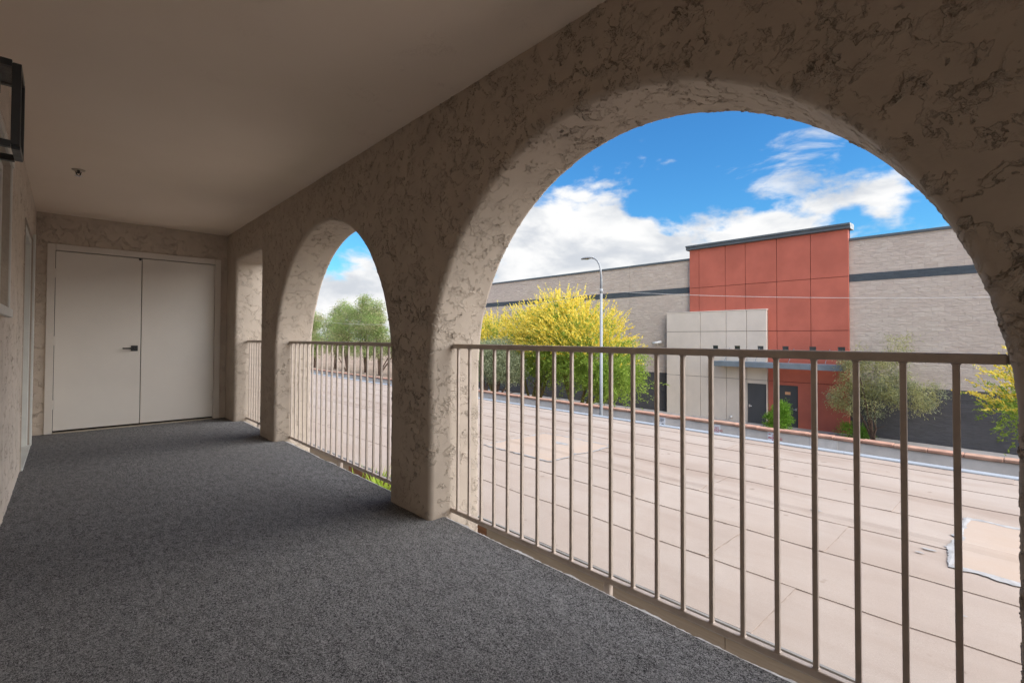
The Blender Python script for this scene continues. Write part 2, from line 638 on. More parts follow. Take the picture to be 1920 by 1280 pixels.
def np_mesh(name, verts, faces, mat, parent=None, smooth=True):
    """verts (N,3), faces (M,4) or (M,3) arrays"""
    me = bpy.data.meshes.new(name)
    nv, nf, k = len(verts), len(faces), faces.shape[1]
    me.vertices.add(nv)
    me.vertices.foreach_set('co', np.ascontiguousarray(verts, dtype=np.float32).ravel())
    me.loops.add(nf * k)
    me.loops.foreach_set('vertex_index', np.ascontiguousarray(faces, dtype=np.int32).ravel())
    me.polygons.add(nf)
    me.polygons.foreach_set('loop_start', np.arange(0, nf * k, k, dtype=np.int32))
    me.polygons.foreach_set('use_smooth', np.full(nf, smooth, dtype=bool))
    me.update(calc_edges=True)
    me.validate()
    return link(name, me, mat, parent)


def grid_faces(nu, nv, base=0, flip=False):
    i, j = np.meshgrid(np.arange(nu - 1), np.arange(nv - 1), indexing='ij')
    a = (i * nv + j).ravel() + base
    f = np.stack([a, a + nv, a + nv + 1, a + 1], 1)
    return f[:, ::-1] if flip else f


def prism_grid(rect, holes, x0, x1):
    """plate in the y-z plane with rectangular holes, front face at x0"""
    ya, yb, za, zb = rect
    ys = sorted({ya, yb, *[min(max(q, ya), yb) for h in holes for q in h[:2]]})
    zs = sorted({za, zb, *[min(max(q, za), zb) for h in holes for q in h[2:]]})
    inc = {}
    for i in range(len(ys) - 1):
        for j in range(len(zs) - 1):
            cy, cz = (ys[i] + ys[i + 1]) / 2, (zs[j] + zs[j + 1]) / 2
            inc[i, j] = not any(h[0] < cy < h[1] and h[2] < cz < h[3] for h in holes)
    mb = MB()
    for (i, j), ok in inc.items():
        if not ok:
            continue
        a, b, c_, d = ys[i], ys[i + 1], zs[j], zs[j + 1]
        mb.add([(x0, a, c_), (x0, b, c_), (x0, b, d), (x0, a, d)], [(0, 1, 2, 3)])
        for (di, dj, p, q) in ((-1, 0, (a, c_), (a, d)), (1, 0, (b, c_), (b, d)), (0, -1, (a, c_), (b, c_)), (0, 1, (a, d), (b, d))):
            if not inc.get((i + di, j + dj), False):
                mb.add([(x0, *p), (x0, *q), (x1, *q), (x1, *p)], [(0, 1, 2, 3)])
    return mb


def lettering(text, size, mat, parent, origin, xdir, ydir, name='lettering', spacing=1.0):
    cu = bpy.data.curves.new('text', 'FONT')
    cu.body = text
    cu.size = size
    cu.align_x = 'CENTER'
    cu.align_y = 'CENTER'
    cu.extrude = 0.001
    cu.space_character = spacing
    cu.space_line = 0.8
    cu.resolution_u = 3
    o = bpy.data.objects.new('text', cu)
    COL.objects.link(o)
    bpy.context.view_layer.update()
    me = bpy.data.meshes.new_from_object(o.evaluated_get(bpy.context.evaluated_depsgraph_get()))
    bpy.data.objects.remove(o)
    x, y = Vector(xdir).normalized(), Vector(ydir).normalized()
    z = x.cross(y)
    M = Matrix((x, y, z)).transposed().to_4x4()
    M.translation = Vector(origin)
    me.transform(M)
    me.materials.clear()
    return link(name, me, mat, parent)


# ------------------------------------------------------------------ dimensions
W, T = 1.590, 0.360              # inner face of the arcade wall, its thickness
XO = W + T
CEIL = 2.44
DEND = 7.389                     # face of the end wall
XL = -0.250                      # face of the house wall
EDGE = 1.692                     # outer edge of the walking surface
GZ = -3.31                       # outside ground
YB = -6.0                        # how far the corridor goes on behind the camera

# ------------------------------------------------------------------ ground and floor
box('ground', 'desert_ground', None, -300, 700, -500, 900, GZ - 0.5, GZ)
tag(bpy.data.objects['ground'], 'bare brown desert ground around the buildings', 'ground', None, 'structure')
tag(box('driveway', 'asphalt', None, 1.95, 14.3, -60, 120, GZ - 0.2, GZ + 0.004), 'dark asphalt lane between the flat roof and the block wall', 'driveway', None, 'structure')
tag(box('sidewalk', 'concrete', None, 24.7, 26.0, -30, 38, GZ - 0.1, GZ + 0.13, 0.02), 'pale concrete walk along the foot of the store', 'sidewalk', None, 'structure')
tag(box('floor', 'concrete', None, -0.6, EDGE - 0.006, YB, DEND + 0.3, -0.32, -0.012), 'balcony slab under the grey carpet', 'floor', None, 'structure')
tag(box('ceiling', 'ceiling_paint', None, -0.6, XO + 0.05, YB, DEND + 0.3, CEIL, CEIL + 0.12), 'smooth taupe painted ceiling over the balcony', 'ceiling', None, 'structure')

# ------------------------------------------------------------------ arcade wall
def opening_arch(yc, half, zs, z0, step):
    p = []
    n = max(4, int((zs - z0) / step))
    for i in range(n):
        p.append((yc + half, z0 + (zs - z0) * i / n, 1.0, 0.0))
    m = max(8, int(math.pi * half / step))
    for i in range(m + 1):
        a = math.pi * i / m
        p.append((yc + half * math.cos(a), zs + half * math.sin(a), math.cos(a), math.sin(a)))
    for i in range(1, n + 1):
        p.append((yc - half, zs - (zs - z0) * i / n, -1.0, 0.0))
    return np.array(p)


def opening_rect(y0, y1, zt, z0, step, r=0.05):
    p = []
    n = max(4, int((zt - r - z0) / step))
    for i in range(n):
        p.append((y1, z0 + (zt - r - z0) * i / n, 1, 0))
    m = max(3, int(r * 1.57 / step))
    for i in range(m + 1):
        a = math.pi / 2 * i / m
        p.append((y1 - r + r * math.cos(a), zt - r + r * math.sin(a), math.cos(a), math.sin(a)))
    k = max(3, int((y1 - y0 - 2 * r) / step))
    for i in range(1, k):
        p.append((y1 - r - (y1 - y0 - 2 * r) * i / k, zt, 0, 1))
    for i in range(m + 1):
        a = math.pi / 2 * (1 + i / m)
        p.append((y0 + r + r * math.cos(a), zt - r + r * math.sin(a), math.cos(a), math.sin(a)))
    for i in range(1, n + 1):
        p.append((y0, zt - r - (zt - r - z0) * i / n, -1, 0))
    return np.array(p)


def bay(path, ya, yb, zt, yc, zs, step, r_in=0.028, r_out=0.018):
    """inner face, rounded edge, reveal, outer face of one bay; rectangle [ya,yb] up to zt"""
    y, z, ny, nz = path.T
    # where each sample meets the bay's rectangle
    B = np.zeros((len(path), 2))
    for i in range(len(path)):
        if z[i] <= zs:
            B[i] = (yb if ny[i] > 0 else ya, z[i])
        else:
            dy, dz = y[i] - yc, z[i] - zs
            t = 1e9
            if dy > 1e-6: t = min(t, (yb - yc) / dy)
            if dy < -1e-6: t = min(t, (ya - yc) / dy)
            if dz > 1e-6: t = min(t, (zt - zs) / dz)
            B[i] = (yc + dy * t, zs + dz * t)
    rows = []
    Q = np.stack([y + ny * r_in, z + nz * r_in], 1)
    span = np.linalg.norm(B - Q, axis=1).max()
    nf = max(3, int(span * 0.62 / step))
    for j in range(nf):
        s = j / nf
        P = B * (1 - s) + Q * s
        rows.append(np.column_stack([np.full(len(P), W), P]))
    na = max(3, int(r_in * 1.57 / step))
    for j in range(na + 1):
        a = math.pi / 2 * j / na
        o, x = r_in * (1 - math.sin(a)), W + r_in * (1 - math.cos(a))
        rows.append(np.column_stack([np.full(len(y), x), y + ny * o, z + nz * o]))
    nr = max(3, int((T - r_in - r_out) / step))
    for j in range(1, nr + 1):
        x = W + r_in + (T - r_in - r_out) * j / nr
        rows.append(np.column_stack([np.full(len(y), x), y, z]))
    for a in (0.5, 1.0):
        o, x = r_out * (1 - math.cos(a * math.pi / 2)), XO - r_out + r_out * math.sin(a * math.pi / 2)
        rows.append(np.column_stack([np.full(len(y), x), y + ny * o, z + nz * o]))
    rows.append(np.column_stack([np.full(len(y), XO), B]))
    V = np.stack(rows, 0)
    return V.reshape(-1, 3), V.shape[0], V.shape[1]


ARCH_Z, ARCH_R = 0.852, 1.207
A1, A2 = 1.222, 4.108
Z0 = -0.6
bays = [
    (opening_arch(A1, 1.202, ARCH_Z + 0.008, Z0, 0.0055), -0.24, 2.672, A1, ARCH_Z + 0.008, 0.0058),
    (opening_arch(A2, ARCH_R, ARCH_Z, Z0, 0.008), 2.672, 5.566, A2, ARCH_Z, 0.0085),
    (opening_rect(5.815, 6.935, 2.062, Z0, 0.012), 5.566, DEND + 0.01, 6.375, 1.2, 0.013),
    (opening_arch(-1.685, ARCH_R, ARCH_Z, Z0, 0.03), -3.132, -0.24, -1.685, ARCH_Z, 0.03),
    (opening_arch(-4.58, ARCH_R, ARCH_Z, Z0, 0.03), -6.03, -3.132, -4.58, ARCH_Z, 0.03),
]
VV, FF, nb = [], [], 0
for path, ya, yb, yc, zs, st in bays:
    v, nu, nv = bay(path, ya, yb, CEIL + 0.03, yc, zs, st)
    VV.append(v)
    FF.append(grid_faces(nu, nv, nb))
    nb += len(v)
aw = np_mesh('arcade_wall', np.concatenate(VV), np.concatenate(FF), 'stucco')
tag(aw, 'dark taupe textured stucco wall with two tall round arches and one square opening', 'wall')

# storey below and roof above (only ever seen from outside)
lw = MB().box(1.72, XO - 0.004, YB, DEND + 3, GZ, -0.62)
tag(lw.build('lower_wall', 'outer_plaster'), 'plain taupe wall of the storey under the balcony', 'wall')
rf = MB().box(-9, XO + 0.12, YB - 4, DEND + 6, CEIL + 0.13, CEIL + 0.55)
tag(rf.build('roof', 'outer_plaster'), 'flat roof edge above the balcony', 'roof', None, 'structure')
tag(box('far_wall', 'outer_plaster', None, 0.9, XO - 0.006, DEND + 0.32, DEND + 6, -0.6, CEIL + 0.12), 'plain stucco wall of the room beyond the double door', 'wall')

# ------------------------------------------------------------------ house wall (with door and window openings), end wall
def dense_plate(rect, holes, step):
    """grid in 2D with rectangular holes; returns 2D verts, faces"""
    a0, a1, b0, b1 = rect

    def ticks(lo, hi, cuts):
        pts = sorted({lo, hi, *[c for c in cuts if lo < c < hi]})
        out = []
        for p, q in zip(pts[:-1], pts[1:]):
            n = max(1, int(round((q - p) / step)))
            out += [p + (q - p) * i / n for i in range(n)]
        return np.array(out + [hi])
    A = ticks(a0, a1, [c for h in holes for c in h[:2]])
    B = ticks(b0, b1, [c for h in holes for c in h[2:]])
    ga, gb = np.meshgrid(A, B, indexing='ij')
    f = grid_faces(len(A), len(B))
    ca = ga.ravel()[f].mean(1)
    cb = gb.ravel()[f].mean(1)
    keep = np.ones(len(f), bool)
    for h in holes:
        keep &= ~((ca > h[0]) & (ca < h[1]) & (cb > h[2]) & (cb < h[3]))
    return ga.ravel(), gb.ravel(), f[keep]


DOOR_L = (5.50, 6.72, -0.02, 2.03)       # side door opening in the house wall
WIN_L = (2.70, 4.02, 1.235, 2.06)        # window opening
a, b, f = dense_plate((0.4, DEND + 0.02, -0.02, CEIL + 0.02), [DOOR_L, WIN_L], 0.014)
v = np.column_stack([np.full(len(a), XL), a, b])
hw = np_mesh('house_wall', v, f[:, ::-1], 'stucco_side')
tag(hw, 'pale stucco house wall at the edge of the picture, holding the lantern and window', 'wall')
hb = MB().box(XL - 0.16, XL - 0.002, YB, 0.4, -0.02, CEIL)
hb.build('wall_section', 'outer_plaster', hw)
rv = MB()                                   # reveals
for (y0, y1, z0, z1), dep in ((DOOR_L, 0.13), (WIN_L, 0.10)):
    for yy in (y0, y1):
        rv.add([(XL + 0.001, yy, z0), (XL - dep, yy, z0), (XL - dep, yy, z1), (XL + 0.001, yy, z1)], [(0, 1, 2, 3)])
    for zz in (z0, z1):
        rv.add([(XL + 0.001, y0, zz), (XL - dep, y0, zz), (XL - dep, y1, zz), (XL + 0.001, y1, zz)], [(0, 1, 2, 3)])
rv.build('reveal', 'outer_plaster', hw)
MB().box(XL - 0.30, XL - 0.17, 0.4, DEND + 0.3, -0.3, CEIL).build('backing', 'dark_gap', hw)

DD = (-0.165, 1.512, -0.02, 2.107)        # double door with frame, hole in the end wall
a, b, f = dense_plate((XL - 0.03, W + 0.03, -0.02, CEIL + 0.02), [(DD[0] + 0.02, DD[1] - 0.02, -0.03, DD[3] - 0.02)], 0.014)
v = np.column_stack([a, np.full(len(a), DEND), b])
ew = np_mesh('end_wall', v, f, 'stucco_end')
tag(ew, 'rough taupe stucco wall framing the double door at the end of the balcony', 'wall')

# ------------------------------------------------------------------ carpet and its ragged edge
rng = np.random.default_rng(3)
ny_ = 420
ys = np.linspace(YB, DEND - 0.002, ny_)
prof = [(XL - 0.02, 0.0), (0.3, 0.0), (0.9, 0.0), (1.40, 0.0), (1.60, 0.001), (1.655, 0.003), (1.678, 0.0035), (1.688, 0.0), (1.692, -0.010), (1.690, -0.020)]
wob = np.interp(np.arange(ny_), np.arange(0, ny_, 9), rng.normal(0, 0.0025, len(np.arange(0, ny_, 9))))
V = np.array([[(x + (wob[i] if x > 1.6 else 0), y, z) for (x, z) in prof] for i, y in enumerate(ys)]).reshape(-1, 3)
cp = np_mesh('carpet', V, grid_faces(ny_, len(prof)), 'carpet_pile')
tag(cp, 'charcoal grey heathered outdoor carpet covering the balcony floor', 'carpet')

for nm, (y0, y1), lab in (('edge_strip', (0.025, 2.42), 'ragged white adhesive strip along the carpet edge under the widest arch'),
                          ('edge_strip', (2.92, 5.30), 'ragged white adhesive strip along the carpet edge under the narrower-looking middle arch'),
                          ('edge_strip', (5.84, 6.92), 'ragged white adhesive strip along the carpet edge under the square opening')):
    n = int((y1 - y0) / 0.012)
    t = np.linspace(y0, y1, n)
    w = 0.004 + 0.010 * np.clip(np.interp(t, np.linspace(y0, y1, n // 7), rng.normal(0.2, 0.8, n // 7)), 0, 2) + rng.uniform(0, 0.003, n)
    ix = np.interp(t, ys, wob)
    V = np.zeros((n, 4, 3))
    V[:, 0] = np.column_stack([1.6915 + ix, t, np.full(n, -0.021)])
    V[:, 1] = np.column_stack([1.6945 + ix, t, np.full(n, -0.004)])
    V[:, 2] = np.column_stack([1.697 + ix + w, t, -0.006 + rng.normal(0, 0.0012, n)])
    V[:, 3] = np.column_stack([1.697 + ix + w, t, np.full(n, -0.021)])
    o = np_mesh(nm, V.reshape(-1, 3), grid_faces(n, 4), 'adhesive_white', None, False)
    tag(o, lab, 'edge strip', 'carpet edge strips')

# ------------------------------------------------------------------ railings
RX = 1.740
bal_mesh = MB().box(-0.0075, 0.0075, -0.0075, 0.0075, 0.046, 1.016, 0.0012).box(-0.0098, 0.0098, -0.0105, 0.0105, 1.008, 1.0145, 0.003).box(-0.0095, 0.0095, -0.010, 0.010, 0.0465, 0.0515, 0.002).mesh('baluster')
bal_mesh.materials.append(MAT['rail_paint'])
bracket_mesh = MB().box(-0.008, 0.008, -0.011, 0.011, -0.012, 0.012, 0.002).mesh('bracket')
bracket_mesh.materials.append(MAT['rail_paint'])


def railing(y0, y1, bys, feet, label):
    yc = (y0 + y1) / 2
    t = thing('railing', (RX, yc, 0.0), label, 'railing', 'balcony railings in the arcade openings')
    box('top_rail', 'rail_paint', t, RX - 0.016, RX + 0.016, y0 + 0.025, y1 - 0.025, 1.013, 1.040, 0.003)
    box('bottom_rail', 'rail_paint', t, RX - 0.0125, RX + 0.0125, y0 + 0.02, y1 - 0.02, 0.022, 0.048, 0.0025)
    for y in bys:
        o = bpy.data.objects.new('baluster', bal_mesh)
        COL.objects.link(o)
        o.parent = t
        o.location = (0, y - yc, 0)
    for fy in feet:
        box('foot', 'rail_paint', t, RX - 0.013, RX + 0.013, fy - 0.016, fy + 0.016, -0.30, 0.024, 0.002)
    for y in (y0, y1):
        for zz in (1.026, 0.035):
            o = bpy.data.objects.new('bracket', bracket_mesh)
            COL.objects.link(o)
            o.parent = t
            o.location = (0, y + (0.014 if y == y0 else -0.014) - yc, zz)
    return t


railing(0.020, 2.424, [0.141 + 0.1107 * i for i in range(21)], [1.262], 'taupe steel balcony railing across the widest arch with the open roof view')
railing(2.901, 5.315, [3.093 + 0.1145 * i for i in range(21)], [4.03], 'taupe steel balcony railing across the middle arch with trees behind')
railing(5.815, 6.935, [5.92 + 0.102 * i for i in range(10)], [6.42], 'taupe steel balcony railing in the square opening beside the double door')

# ------------------------------------------------------------------ double door
dd = thing('double_door', (0.673, DEND, 0.0), 'flush greige double door with a black lever handle in the end wall', 'door')
fm = MB()
YF = DEND - 0.022
fm.box(DD[0], -0.098, YF, DEND + 0.08, 0.0, DD[3], 0.004)
fm.box(1.444, DD[1], YF, DEND + 0.08, 0.0, DD[3], 0.004)
fm.box(-0.0975, 1.4435, YF, DEND + 0.08, 2.036, DD[3], 0.004)
fm.build('door_frame', 'frame_paint', dd)
box('door_stop', 'dark_gap', dd, -0.10, 1.446, DEND + 0.045, DEND + 0.06, 0.0, 2.04)
box('threshold', 'threshold_metal', dd, -0.098, 1.444, DEND - 0.03, DEND + 0.03, -0.004, 0.012, 0.003)
leaves = []
for (x0, x1) in ((-0.094, 0.668), (0.675, 1.440)):
    l = box('door_leaf', 'door_paint', dd, x0, x1, DEND - 0.006, DEND + 0.038, 0.030, 2.029, 0.003)
    leaves.append(l)
for l, x in ((leaves[0], -0.097), (leaves[1], 1.443)):
    for z in (0.32, 1.03, 1.78):
        h_ = MB().tube([(x, DEND - 0.012, z - 0.05), (x, DEND - 0.012, z + 0.05)], 0.008, 8)
        h_.box(x - 0.012, x + 0.012, DEND - 0.0075, DEND - 0.0045, z - 0.05, z + 0.05)
        h_.build('hinge', 'frame_paint', l)
hd = MB()
hd.box(0.577, 0.643, DEND - 0.016, DEND - 0.005, 0.905, 0.971, 0.003)
hd.tube([(0.610, DEND - 0.016, 0.938), (0.610, DEND - 0.055, 0.938)], 0.011, 10)
hd.box(0.495, 0.622, DEND - 0.062, DEND - 0.050, 0.930, 0.946, 0.003)
hd.build('handle', 'black_metal', leaves[0])
MB().box(0.640, 0.664, DEND - 0.024, DEND - 0.004, 2.004, 2.029, 0.003).build('flush_bolt', 'black_metal', leaves[0])

# ------------------------------------------------------------------ side door and window in the house wall
sd = thing('side_door', (XL - 0.08, 6.11, 0.0), 'white framed side door recessed in the house wall beside the double door', 'door')
y0, y1, z0, z1 = DOOR_L
m_ = MB()
m_.box(XL - 0.12, XL - 0.012, y0 + 0.002, y0 + 0.055, 0, z1 - 0.002, 0.004)
m_.box(XL - 0.12, XL - 0.012, y1 - 0.055, y1 - 0.002, 0, z1 - 0.002, 0.004)
m_.box(XL - 0.12, XL - 0.012, y0 + 0.056, y1 - 0.056, z1 - 0.055, z1 - 0.002, 0.004)
m_.build('door_frame', 'white_trim', sd)
box('door_leaf', 'door_paint', sd, XL - 0.115, XL - 0.075, y0 + 0.058, y1 - 0.058, 0.015, z1 - 0.058, 0.003)
box('threshold', 'white_trim', sd, XL - 0.12, XL + 0.012, y0 + 0.01, y1 - 0.01, -0.004, 0.013, 0.003)
box('trim_board', 'white_trim', sd, XL - 0.004, XL + 0.016, y1 + 0.001, y1 + 0.06, 0.0, z1 + 0.06, 0.003)

wd = thing('window', (XL - 0.06, (WIN_L[0] + WIN_L[1]) / 2, WIN_L[2]), 'window with pale trim cut by the picture edge below the lantern', 'window')
y0, y1, z0, z1 = WIN_L
m_ = MB()
for (p, q, r_, s) in ((y0, y0 + 0.04, z0, z1), (y1 - 0.04, y1, z0, z1), (y0 + 0.041, y1 - 0.041, z1 - 0.04, z1), (y0 + 0.041, y1 - 0.041, z0, z0 + 0.04), ((y0 + y1) / 2 - 0.02, (y0 + y1) / 2 + 0.02, z0 + 0.041, z1 - 0.041)):
    m_.box(XL - 0.085, XL - 0.03, p + 0.001, q - 0.001, r_ + 0.001, s - 0.001, 0.003)
m_.build('window_frame', 'white_vinyl', wd)
tr = MB()
tr.box(XL - 0.004, XL + 0.014, y0 - 0.05, y1 + 0.05, z1 + 0.001, z1 + 0.05, 0.003)
tr.box(XL - 0.004, XL + 0.020, y0 - 0.05, y1 + 0.05, z0 - 0.05, z0 - 0.001, 0.003)
tr.box(XL - 0.004, XL + 0.014, y0 - 0.05, y0 - 0.001, z0 + 0.0, z1, 0.003)
tr.box(XL - 0.004, XL + 0.008, y1 + 0.001, y1 + 0.05, z0 + 0.0, z1, 0.003)
tr.build('trim', 'white_vinyl', wd)
for (p, q) in ((y0 + 0.04, (y0 + y1) / 2 - 0.02), ((y0 + y1) / 2 + 0.02, y1 - 0.04)):
    box('pane', 'dark_glass', wd, XL - 0.062, XL - 0.056, p, q, z0 + 0.04, z1 - 0.04)
box('blind', 'window_blind', wd, XL - 0.098, XL - 0.09, y0 + 0.01, y1 - 0.01, z0 + 0.01, z1 - 0.01)

# ------------------------------------------------------------------ wall lantern
lx0, lx1, ly0, ly1, lz0, lz1 = -0.236, -0.108, 1.865, 2.01, 1.592, 1.810
lan = thing('wall_lantern', (XL, 1.94, 1.73), 'black framed box lantern with clear glass and bulb on the house wall', 'lantern')
fr = MB()
bt = 0.018
for x in (lx0, lx1):
    for y in (ly0, ly1):
        fr.box(x - bt / 2, x + bt / 2, y - bt / 2, y + bt / 2, lz0, lz1, 0.001)
for z in (lz0, lz1):
    for y in (ly0, ly1):
        fr.box(lx0 + bt / 2, lx1 - bt / 2, y - bt / 2 + 0.0005, y + bt / 2 - 0.0005, z - bt / 2, z + bt / 2, 0.001)
    for x in (lx0, lx1):
        fr.box(x - bt / 2 + 0.0005, x + bt / 2 - 0.0005, ly0 + bt / 2, ly1 - bt / 2, z - bt / 2, z + bt / 2, 0.001)
fr.build('frame', 'black_metal', lan)
cpz = MB().box(lx0 + 0.006, lx1 - 0.006, ly0 + 0.006, ly1 - 0.006, lz1 - 0.004, lz1 + 0.004)
cpz.box(lx0 + 0.025, lx1 - 0.035, ly0 + 0.03, ly1 - 0.03, lz1 + 0.0045, lz1 + 0.02, 0.003)
cpz.build('cap', 'black_metal', lan)
box('back_plate', 'black_metal', lan, XL - 0.004, lx0 - 0.007, 1.885, 1.99, 1.66, 1.85, 0.003)
pl = 0.003
for nm, e in (('pane', (lx0 + 0.008, lx1 - 0.008, ly0 - 0.0015, ly0 + 0.0015)), ('pane', (lx0 + 0.008, lx1 - 0.008, ly1 - 0.0015, ly1 + 0.0015)), ('pane', (lx1 - 0.0015, lx1 + 0.0015, ly0 + 0.008, ly1 - 0.008))):
    box(nm, 'clear_glass', lan, *e, lz0 + 0.007, lz1 - 0.007)
bx, by = (lx0 + lx1) / 2 + 0.012, (ly0 + ly1) / 2
sk = MB().tube([(bx, by, lz1 - 0.005), (bx, by, lz1 - 0.06)], 0.017, 14)
sk.build('socket', 'black_metal', lan, True)
bc = MB().lathe(bx, by, [(0.0135, lz1 - 0.058), (0.0135, lz1 - 0.083)], 14)
bc.build('bulb_cap', 'chrome', lan, True)
bl = MB().lathe(bx, by, [(0.012, lz1 - 0.083), (0.014, lz1 - 0.095), (0.022, lz1 - 0.118), (0.029, lz1 - 0.145), (0.030, lz1 - 0.162), (0.025, lz1 - 0.181), (0.013, lz1 - 0.192), (0.0005, lz1 - 0.194)], 18)
bl.build('bulb', 'clear_glass', lan, True)

# ceiling fitting
sp = thing('ceiling_sprinkler', (0.056, 5.30, CEIL), 'small metal sprinkler head on the ceiling in front of the double door', 'sprinkler')
MB().lathe(0.056, 5.30, [(0.001, CEIL - 0.004), (0.042, CEIL - 0.004), (0.045, CEIL + 0.001)], 18).build('escutcheon', 'threshold_metal', sp, True)
s_ = MB().tube([(0.056, 5.30, CEIL - 0.003), (0.056, 5.30, CEIL - 0.03)], 0.010, 10)
s_.tube([(0.040, 5.30, CEIL - 0.016), (0.044, 5.30, CEIL - 0.038), (0.056, 5.30, CEIL - 0.046), (0.068, 5.30, CEIL - 0.038), (0.072, 5.30, CEIL - 0.016)], 0.004, 6)
s_.build('head', 'black_metal', sp, True)
MB().lathe(0.056, 5.30, [(0.001, CEIL - 0.048), (0.024, CEIL - 0.048), (0.024, CEIL - 0.051), (0.001, CEIL - 0.052)], 12).build('deflector', 'chrome', sp, True)

# ------------------------------------------------------------------ carport with flat felt roof
RZ = -0.805
CX0, CX1 = 3.235, 9.50
CY0, CY1 = -7.0, 44.0
cpt = thing('carport', (6.3, 18.0, GZ), 'long flat carport roof of pinkish beige roofing sheets below the balcony', 'carport')
box('deck', 'bare_wood', cpt, CX0 + 0.02, CX1 - 0.02, CY0 + 0.02, CY1 - 0.02, RZ - 0.30, RZ - 0.035)


def roof_z(x, y):
    z = 0.030 * np.exp(-((x - 6.02) / 0.075) ** 2) + 0.008 * np.exp(-((x - 6.18) / 0.10) ** 2)
    z = z + 0.004 * np.sin(y * 1.7 + x * 2.1) * np.sin(x * 3.3 + 0.5) + 0.003 * np.sin(y * 3.9 - x * 1.3)
    return z


xs = [CX0 + 0.004, 4.095, 4.96, 5.81, 6.655, 7.52, 8.32, 9.08, CX1 - 0.02]
ends = [1.246, 1.95, 1.285, 2.845, 1.075, 2.685, 3.6, 0.2]
rr = np.random.default_rng(11)
HY = {1: 0.0}
for i in range(8):
    cuts = [CY0 + 0.004] + [c for c in (ends[i] - 9.2, ends[i], ends[i] + 9.3, ends[i] + 18.7, ends[i] + 28.0, ends[i] + 37.3) if CY0 + 0.6 < c < CY1 - 0.6] + [CY1 - 0.004]
    for k in range(len(cuts) - 1):
        ya, yb = cuts[k], cuts[k + 1] + (0.10 if k < len(cuts) - 2 else 0)
        nx, ny = 16, max(10, int((yb - ya) / 0.18))
        gx = np.linspace(0, 1, nx)
        gy = np.linspace(ya, yb, ny)
        wl = np.cumsum(rr.normal(0, 0.004, ny)); wl -= np.linspace(wl[0], wl[-1], ny); wl = np.clip(wl, -0.02, 0.02)
        if i == 0: wl *= 0
        X = (xs[i] + wl)[:, None] * (1 - gx) + (xs[i + 1] + (0.055 if i < 7 else 0)) * gx
        Y = np.repeat(gy[:, None], nx, 1)
        Z = RZ + roof_z(X, Y) + 0.0045 * np.clip(1 - gx * 3.2, 0, 1) - 0.004 * np.clip((gx - 0.85) / 0.15, 0, 1)
        Z += 0.004 * np.clip(1 - (Y - ya) / 0.12, 0, 1) * (1 if k else 0) - 0.003 * np.clip(1 - (yb - Y) / 0.12, 0, 1)
        top = np.stack([X, Y, Z], -1)
        # skirt for thickness on the lapping edges
        sk_ = top[:, 0].copy(); sk_[:, 2] -= 0.006
        Vt = np.concatenate([sk_[:, None], top], 1)
        sk2 = Vt[0].copy(); sk2[:, 2] -= 0.006
        Vt = np.concatenate([sk2[None], Vt], 0)
        np_mesh('roofing_sheet', Vt.reshape(-1, 3), grid_faces(ny + 1, nx + 1, 0, True), 'roofing_granules', cpt, False)
        # asphalt squeezed out along the lap
        if i > 0:
            wv = np.clip(np.interp(np.arange(ny), np.arange(0, ny, 3), rr.gamma(0.9, 0.0026, len(np.arange(0, ny, 3)))), 0.0002, 0.009)
            e = top[:, 0]
            V = np.zeros((ny, 2, 3))
            V[:, 0] = e + np.array([0.001, 0, -0.0042]); V[:, 1] = e + np.array([0, 0, -0.0052])
            V[:, 1, 0] -= wv
            np_mesh('lap_seam', V.reshape(-1, 3), grid_faces(ny, 2, 0, False), 'asphalt_bleed', cpt, False)
        if k > 0:
            n = 14
            t = np.linspace(xs[i], xs[i + 1], n)
            wv = np.clip(rr.gamma(1.3, 0.003, n), 0.001, 0.01)
            zz = RZ + roof_z(t, np.full(n, ya)) + 0.0025
            V = np.zeros((n, 2, 3))
            V[:, 0] = np.column_stack([t, np.full(n, ya + 0.001), zz]); V[:, 1] = np.column_stack([t, ya - wv, zz])
            np_mesh('lap_seam', V.reshape(-1, 3), grid_faces(n, 2, 0, True), 'asphalt_bleed', cpt, False)

# repaired squares bordered with grey sealant
for (px0, px1, py0, py1, lw_) in ((5.44, 7.02, 5.02, 6.60, 0.035), (5.42, 7.00, -1.10, 0.50, 0.055)):
    n = 24
    gx, gy = np.meshgrid(np.linspace(px0, px1, n), np.linspace(py0, py1, n), indexing='ij')
    gz = RZ + roof_z(gx, gy) + 0.0085
    np_mesh('roof_patch', np.stack([gx, gy, gz], -1).reshape(-1, 3), grid_faces(n, n), 'patch_granules', cpt, False)
    for side in range(4):
        m = 70
        t = np.linspace(0, 1, m)
        def nz_(s): return np.interp(t, np.linspace(0, 1, 18), rr.normal(0, s, 18)) + rr.normal(0, s * 0.3, m)
        wi, wo = lw_ * 0.5 + nz_(lw_ * 0.25), lw_ * 0.6 + nz_(lw_ * 0.35)
        V = np.zeros((m, 3, 3))
        for j, off in enumerate((-np.abs(wi), 0 * wi, np.abs(wo))):
            if side == 0: X, Y = px0 - off, py0 + (py1 - py0) * t
            if side == 1: X, Y = px1 + off, py0 + (py1 - py0) * t
            if side == 2: X, Y = px0 + (px1 - px0) * t, py0 - off
            if side == 3: X, Y = px0 + (px1 - px0) * t, py1 + off
            V[:, j] = np.stack([X, Y, RZ + roof_z(X, Y) + 0.0105 + (0.003 if j == 1 else 0)], -1)
        np_mesh('sealant_bead', V.reshape(-1, 3), grid_faces(m, 3), 'sealant', cpt, False)
